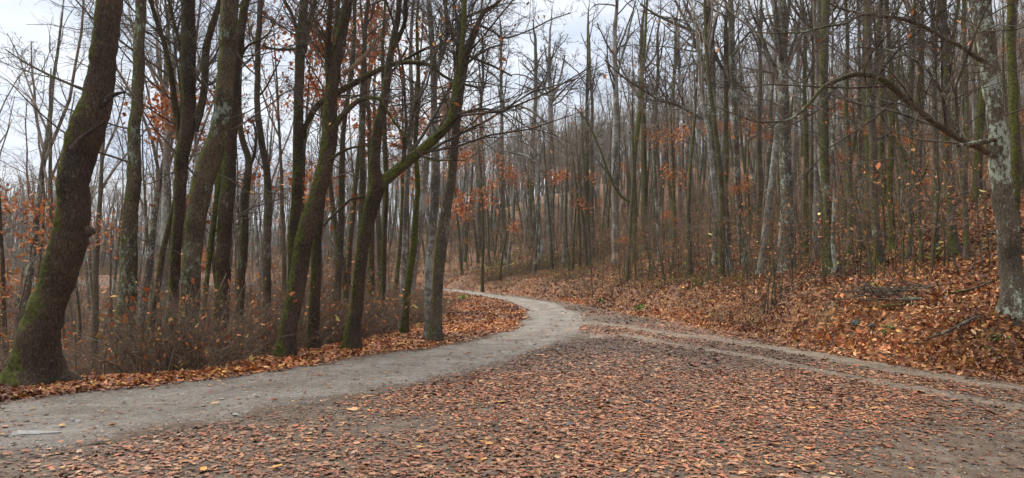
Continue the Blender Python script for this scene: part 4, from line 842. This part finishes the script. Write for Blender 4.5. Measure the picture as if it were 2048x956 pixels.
for k in range(2200):
    j = int(br.integers(1, 158)); p = u_e[j]; tn = u_e[j + 1] - u_e[j - 1]; tn /= np.linalg.norm(tn); off = br.exponential(1.1) + 0.3
    x, y = p[0] - tn[1] * off, p[1] + tn[0] * off
    if off > 4.5 or nb >= 165: continue
    if y < 8.5 or y > 52 or abs(x / y) > .82 or br.random() > (0.9 if y < 30 else .5): continue
    if np.sqrt(((hb - [x, y]) ** 2).sum(1)).min() < 0.30: continue
    s = br.uniform(.75, 1.3) * (1.15 if x / y < -0.15 else .85); kq = int(br.integers(0, 5))
    t = thing('bare_shrub', (x, y, hz(x, y)), ('low ' if s < .9 else 'middling ' if s < 1.2 else 'tall ') + ('round ', 'sparse ', 'leafy ', 'dense ', 'leaning ')[kq] + ('inner ' if off > 1.6 else 'roadside ' if off > 0.8 else 'outer ') + 'shrub ' + where_is(x, y), 'shrub', 'bare shrubs along the left roadside')
    t.scale = (s, s, s * br.uniform(.85, 1.15)); t.rotation_euler = (0, 0, br.uniform(0, 6.28)); q_ = PB[kq]
    link('stems', q_[0], t, kind='stuff'); link('twigs', q_[1], t, kind='stuff'); link('leaves', q_[2], t, kind='stuff'); nb += 1

def merged_shrub(i): return joined(list(PB[i]), 'far_shrub')
n = 5200; y = np.sqrt(br.uniform(24 ** 2, 230 ** 2, n)); x = br.uniform(-.85, 0.1, n) * y; b = -sdist(x, y, EDGE); k = b > 3.5; x, y = x[k], y[k]; n = len(x); s = br.uniform(1.3, 2.6, n) * (1 + y / 160)
instancer('thicket', np.stack([x, y, H(x, y)], 1), np.stack([0 * x, 0 * x, br.uniform(0, 6.28, n)], 1), np.stack([s, s, s], 1), br.integers(0, 5, n), [merged_shrub(i) for i in range(5)], 'bare thicket over the low ground beyond the left edge of the road')
# low dead weeds and seedlings over the bank and slopes
ur = np.random.default_rng(44)
def weed(i):
    rg = np.random.default_rng(870 + i); n = 9; K = 4; P = np.empty((n, K, 3)); P[:, 0] = rg.normal(0, .12, (n, 3)) * [1, 1, 0]; d = np.array([0, 0, 1.0]) + rg.normal(0, .35, (n, 3)); h = rg.uniform(.15, .6, n)
    for k in range(1, K): d = d + rg.normal(0, .15, (n, 3)); d /= np.linalg.norm(d, axis=1, keepdims=True); P[:, k] = P[:, k - 1] + d * (h / 3)[:, None]
    R = np.linspace(.0045, .002, K)[None] * np.ones((n, 1)); p1, r1 = grow(P, R, 26, (.2, 1), (30, 75), .6, 4, .01, .2, .7, rg, .002)
    g_ = Geo(); g_.add(*tubes(P, R, 3)); g_.add(*tubes(p1, r1, 3)); nl = (10, 26, 18, 30)[i % 4]
    col_ = palette(nl, 'sap', rg) if i % 2 == 0 else np.array([[0.33, 0.27, 0.06]]) * rg.normal(1, .2, (nl, 1)); q_ = p1[rg.integers(0, 26, nl), rg.integers(1, 4, nl)]
    gl = Geo(); scatter(3, q_, .06, .8, col_, rg, gl)
    return joined([g_.mesh('stems', BRUSH), gl.mesh('leaves', LEAF_DRY, False)], 'weed')
n = 26000; y = np.sqrt(ur.uniform(9 ** 2, 75 ** 2, n)); y = np.where(np.arange(n) > 17000, np.sqrt(ur.uniform(70 ** 2, 150 ** 2, n)), y); x = ur.uniform(-.8, .8, n) * y; a = sdist(x, y, FOOT); b = -sdist(x, y, EDGE)
k = ((a > 1.3 + ur.exponential(.8, n)) | ((b > .4) & (b < 12))) & (relief(x, y, 3, 15) + ur.normal(0, 6, n) > -4); x, y = x[k], y[k]; n = len(x)
s = ur.uniform(.6, 1.3, n) * np.where(y > 70, 2.6, 1)
instancer('dry_undergrowth', np.stack([x, y, H(x, y)], 1), np.stack([0 * x, 0 * x, ur.uniform(0, 6.28, n)], 1), np.stack([s, s, s], 1), ur.integers(0, 8, n), [weed(i) for i in range(8)], 'low dead stems and seedlings on the slopes')

# ------------------------------------------------------------------ things on the bank
def rod(name, pts, label, cat, mat, D=None, lift=0.03, side=True):
    P = []
    for x, y, w in resample(pts, 14): p = ground(x, y); P.append((p[0], p[1], hz(p[0], p[1]) + lift, w / 2 / F * p[1]))
    P = np.array(P); b = P[0, :3].copy(); rg = np.random.default_rng(int(pts[0][0])); t = thing(name, b, label, cat)
    link('stick', trunk_mesh(P[:, :3] - b, P[:, 3], 8, rg, BK[mat], 'stick', .12), t)
    p1, r1 = grow(P[None, :, :3][:, ::2][:, :7] - b, P[None, ::2, 3][:, :7], 5, (.2, 1), (30, 60), .35, 5, .02, .12, .5, rg, .005); g_ = Geo(); g_.add(*tubes(p1, r1, 4)); link('twigs', g_.mesh('twigs', TWIG), t, kind='stuff')
rod('fallen_branch', [(1825, 697, 3), (1862, 684, 4), (1890, 674, 6), (1915, 662, 7), (1940, 650, 7), (1966, 637, 5)], 'lichened fallen branch lying diagonally on the leafy bank at right', 'branch', 'lich', lift=.09)
rod('fallen_branch', [(1740, 622, 3), (1775, 621, 5), (1800, 618, 5), (1840, 617, 4)], 'long dark stick in front of the brush pile', 'branch', 'dark', lift=.1)
rod('fallen_branch', [(1795, 612, 6), (1820, 611, 8), (1845, 611, 6)], 'short grey stick lying just above the long dark one', 'branch', 'lich', lift=.14)
rod('fallen_log', [(976, 537, 4), (1000, 531, 6), (1027, 524, 5)], 'short dark log on the bank above the road bend', 'log', 'dark', lift=.12)
rod('fallen_log', [(1085, 524, 6), (1120, 517, 6), (1160, 508, 6), (1200, 502, 4)], 'long dark log lying across the slope behind the pale trunk', 'log', 'dark', lift=.15)
rod('fallen_branch', [(1905, 600, 4), (1925, 596, 5), (1950, 590, 5), (1985, 575, 3)], 'dark branch lying left of the foot of the big pale trunk', 'branch', 'dark', lift=.15)
rod('fallen_log', [(664, 692, 7), (680, 689, 9), (700, 688, 6)], 'pale weathered wood at the foot of the forked tree on the left', 'log', 'dead', lift=.03)

def rock(x, y, w, h, label, seed, col=(0.10, 0.11, 0.10), name='rock'):
    p = ground(x, y); rg = np.random.default_rng(seed); n = 9; s = w / F * p[1] / 2; hh = h / F * p[1]; a = np.arange(n) * 6.283 / n; G = []
    for lv, (rr, z) in enumerate([(0.95, -.3), (1.0, .25), (.85, .7), (.5, 1.0)]):
        r = rr * s * rg.uniform(.82, 1.12, n); G.append(np.stack([np.cos(a) * r, np.sin(a) * r * .8, np.full(n, z * hh) + rg.normal(0, .08 * hh, n)], 1))
    V = np.concatenate(G); ix = np.arange(4 * n).reshape(4, n); f = np.stack([ix[:-1], np.roll(ix[:-1], -1, 1), np.roll(ix[1:], -1, 1), ix[1:]], -1).reshape(-1, 4)
    me = mesh(name, V, [f, ix[-1:].copy()], flat_mat('rock_surface', tuple(c * .6 for c in col), tuple(c * 1.5 for c in col), 25, .6, .4), False)
    link(name, me, loc=(p[0], p[1], hz(p[0], p[1]) - hh * .25), label=label, category='rock')
rock(1714, 650, 24, 14, 'mossy grey slab half buried in the leafy bank', 1, (.05, .056, .04)); rock(1748, 652, 20, 8, 'smaller mossy slab right of the half-buried slab', 2, (.05, .056, .04))
rock(1139, 850, 20, 6, 'smooth bluish-grey flat stone among the leaves in the foreground', 3, (.085, .088, .085)); rock(1295, 806, 18, 8, 'dark angular stone, the farthest of those in the leafy parking area', 4, (.05, .055, .06))
rock(1052, 844, 16, 5, 'grey stone beside a yellow leaf in the foreground', 5, (.15, .15, .15)); rock(1247, 858, 13, 7, 'small grey stone right of the bluish flat stone', 6, (.12, .12, .12)); rock(979, 823 , 11, 3, 'tiny dark stone left of centre', 7, (.05, .05, .055))

# brush pile: a heap of dark dead twigs
p = ground(1815, 608); rg = np.random.default_rng(61); n = 150; K = 5; base = np.array([p[0], p[1] + .5, hz(p[0], p[1] + .5)])
P = np.empty((n, K, 3)); P[:, 0] = rg.normal(0, 1, (n, 3)) * [.62, .3, 0] + np.stack([0 * np.arange(n), 0 * np.arange(n), rg.uniform(0, .35, n)], 1); a = rg.uniform(0, 6.28, n); d = np.stack([np.cos(a), np.sin(a) * .6, rg.normal(.12, .25, n)], 1)
for k in range(1, K): d = d + rg.normal(0, .15, (n, 3)); P[:, k] = P[:, k - 1] + d * rg.uniform(.08, .22, (n, 1))
P[..., 2] = np.clip(P[..., 2], .02, .55); t = thing('brush_pile', base, 'heap of dark dead twigs on top of the bank at right', 'brush pile')
R = np.linspace(.012, .004, K)[None] * rg.uniform(.6, 1.4, (n, 1)); g_ = Geo(); g_.add(*tubes(P, R, 4)); link('twigs', g_.mesh('twigs', TWIG), t, kind='stuff')

# small green plants
GREEN, GN_, GL_, GB_ = new_mat('green_leaf', .5, .4); GB_.inputs['Base Color'].default_value = (.10, .22, .03, 1)
def plant(x, y, s, label, yellow=False):
    p = ground(x, y); rg = np.random.default_rng(int(x)); n = 26; g_ = Geo(); P = rg.normal(0, s * .5, (n, 3)); P[:, 2] = np.abs(P[:, 2]) * .7 + .03
    V, f = leaf_shape(1); c = np.array([[.30, .28, .05]] if yellow else [[.11, .21, .035]]) * rg.normal(1, .25, (n, 1)); scatter(1, P, s * .42, .6, np.clip(c, .02, .6), rg, g_)
    st = np.stack([np.zeros((n, 3)), P * .5, P], 1); gs = Geo(); gs.add(*tubes(st, np.full((n, 3), .0022), 3))
    t = thing('green_plant' if not yellow else 'yellow_plant', (p[0], p[1], hz(p[0], p[1]) + .02), label, 'plant'); link('leaves', g_.mesh('leaves', LEAF_DRY, True), t, kind='stuff'); link('stems', gs.mesh('stems', BRUSH), t, kind='stuff')
for x, y, s, lb, ye in [(1995, 684, .17, 'bright green plant on the bank near the right edge, largest of the green tufts there', 0), (1977, 705, .12, 'small green plant just below the largest tuft at the right edge', 0), (1772, 672, .15, 'green sprig below the mossy slabs', 0), (1783, 662, .10, 'tiny green sprig right of the mossy slabs', 0),
    (1285, 622, .42, 'bright green clump at the foot of the bank right of the bend', 0), (1205, 606, .40, 'green clump on the lower bank just above the bend', 0), (1397, 572, .40, 'dark green clump on the middle of the bank', 0), (920, 600, .55, 'green clump beside the twin trunks by the road', 0),
    (733, 668, .20, 'green sprig at the foot of the forked tree with the diagonal limb', 0), (765, 668, .2, 'green sprig right of the forked tree with the diagonal limb', 0), (785, 640, .45, 'yellow-green bush left of the twin trunks', 1), (1750, 585, .25, 'yellow-leaved plant left of the brush pile', 1), (1676, 533, .45, 'pale yellow seedling under the straight mossy trunk', 1), (1480, 562, .35, 'yellow seedling clump on the bank edge below the lichened trunks', 1), (1375, 532, .4, 'yellow seedling clump left of the limb-arched tree', 1), (1878, 520, .5, 'yellow-green bush in front of the broad dark trunk', 1)]:
    plant(x, y, s, lb, ye)

# puddle on the road at the far left
p = ground(35, 868); a = np.linspace(0, 2 * math.pi, 36, endpoint=False); rg = np.random.default_rng(9)
r = 1 + .22 * np.sin(a * 3 + 1) + .12 * np.sin(a * 7) + rg.normal(0, .03, 36); V = np.stack([np.cos(a) * r * .34, np.sin(a) * r * .12, 0 * a], 1); V = np.vstack([V, [0, 0, 0]]); V2 = V.copy(); V2[:, 2] -= .02
f = np.array([(36, i, (i + 1) % 36) for i in range(36)]); f2 = f[:, ::-1] + 37; sd_ = np.array([(i, i + 37, (i + 1) % 36 + 37, (i + 1) % 36) for i in range(36)])
WM, *_r, wb_ = new_mat('puddle_sky_tint', .28, .9); wb_.inputs['Base Color'].default_value = (.30, .29, .27, 1)  # pale base colour stands in for sky reflected on the water
link('puddle', mesh('puddle', np.vstack([V, V2]), [f, f2, sd_], WM, False), loc=(p[0], p[1], float(np.mean(H(p[0] + V[:, 0], p[1] + V[:, 1]))) + .018), kind='structure', label='small shallow puddle on the gravel road')

# twins that still share a label: say which is the nearer one
by = {}
for o in S.objects:
    if o.parent is None and o.get('group'): by.setdefault(o['label'], []).append(o)
for lb, os_ in by.items():
    if len(os_) in (2, 3):
        os_.sort(key=lambda o: o.location.length)
        for o, w in zip(os_, ('nearer ', 'farther ') if len(os_) == 2 else ('nearest ', 'middle ', 'farthest ')): o['label'] = w + lb

# haze: a closed box of thin damp air round the whole place
import bmesh
bm = bmesh.new(); bmesh.ops.create_cube(bm, size=1.0)
zl, zh = float(GZ.min()) - 1.5, float(GZ.max()) + 30
for v in bm.verts: v.co = ((v.co.x) * 1500, v.co.y * 1260 + 520, zl + (v.co.z + 0.5) * (zh - zl))
hm = bpy.data.meshes.new('haze'); bm.to_mesh(hm); bm.free()
HM = bpy.data.materials.new('haze_air'); HM.use_nodes = True; hn = HM.node_tree.nodes; hn.clear(); ho = hn.new('ShaderNodeOutputMaterial'); pv = hn.new('ShaderNodeVolumePrincipled')
pv.inputs['Color'].default_value = (0.93, 0.95, 1.0, 1); pv.inputs['Density'].default_value = 0.00025; pv.inputs['Anisotropy'].default_value = 0.3
HM.node_tree.links.new(pv.outputs[0], ho.inputs['Volume']); hm.materials.append(HM)
link('haze', hm, kind='stuff', label='thin damp haze between the far trees')
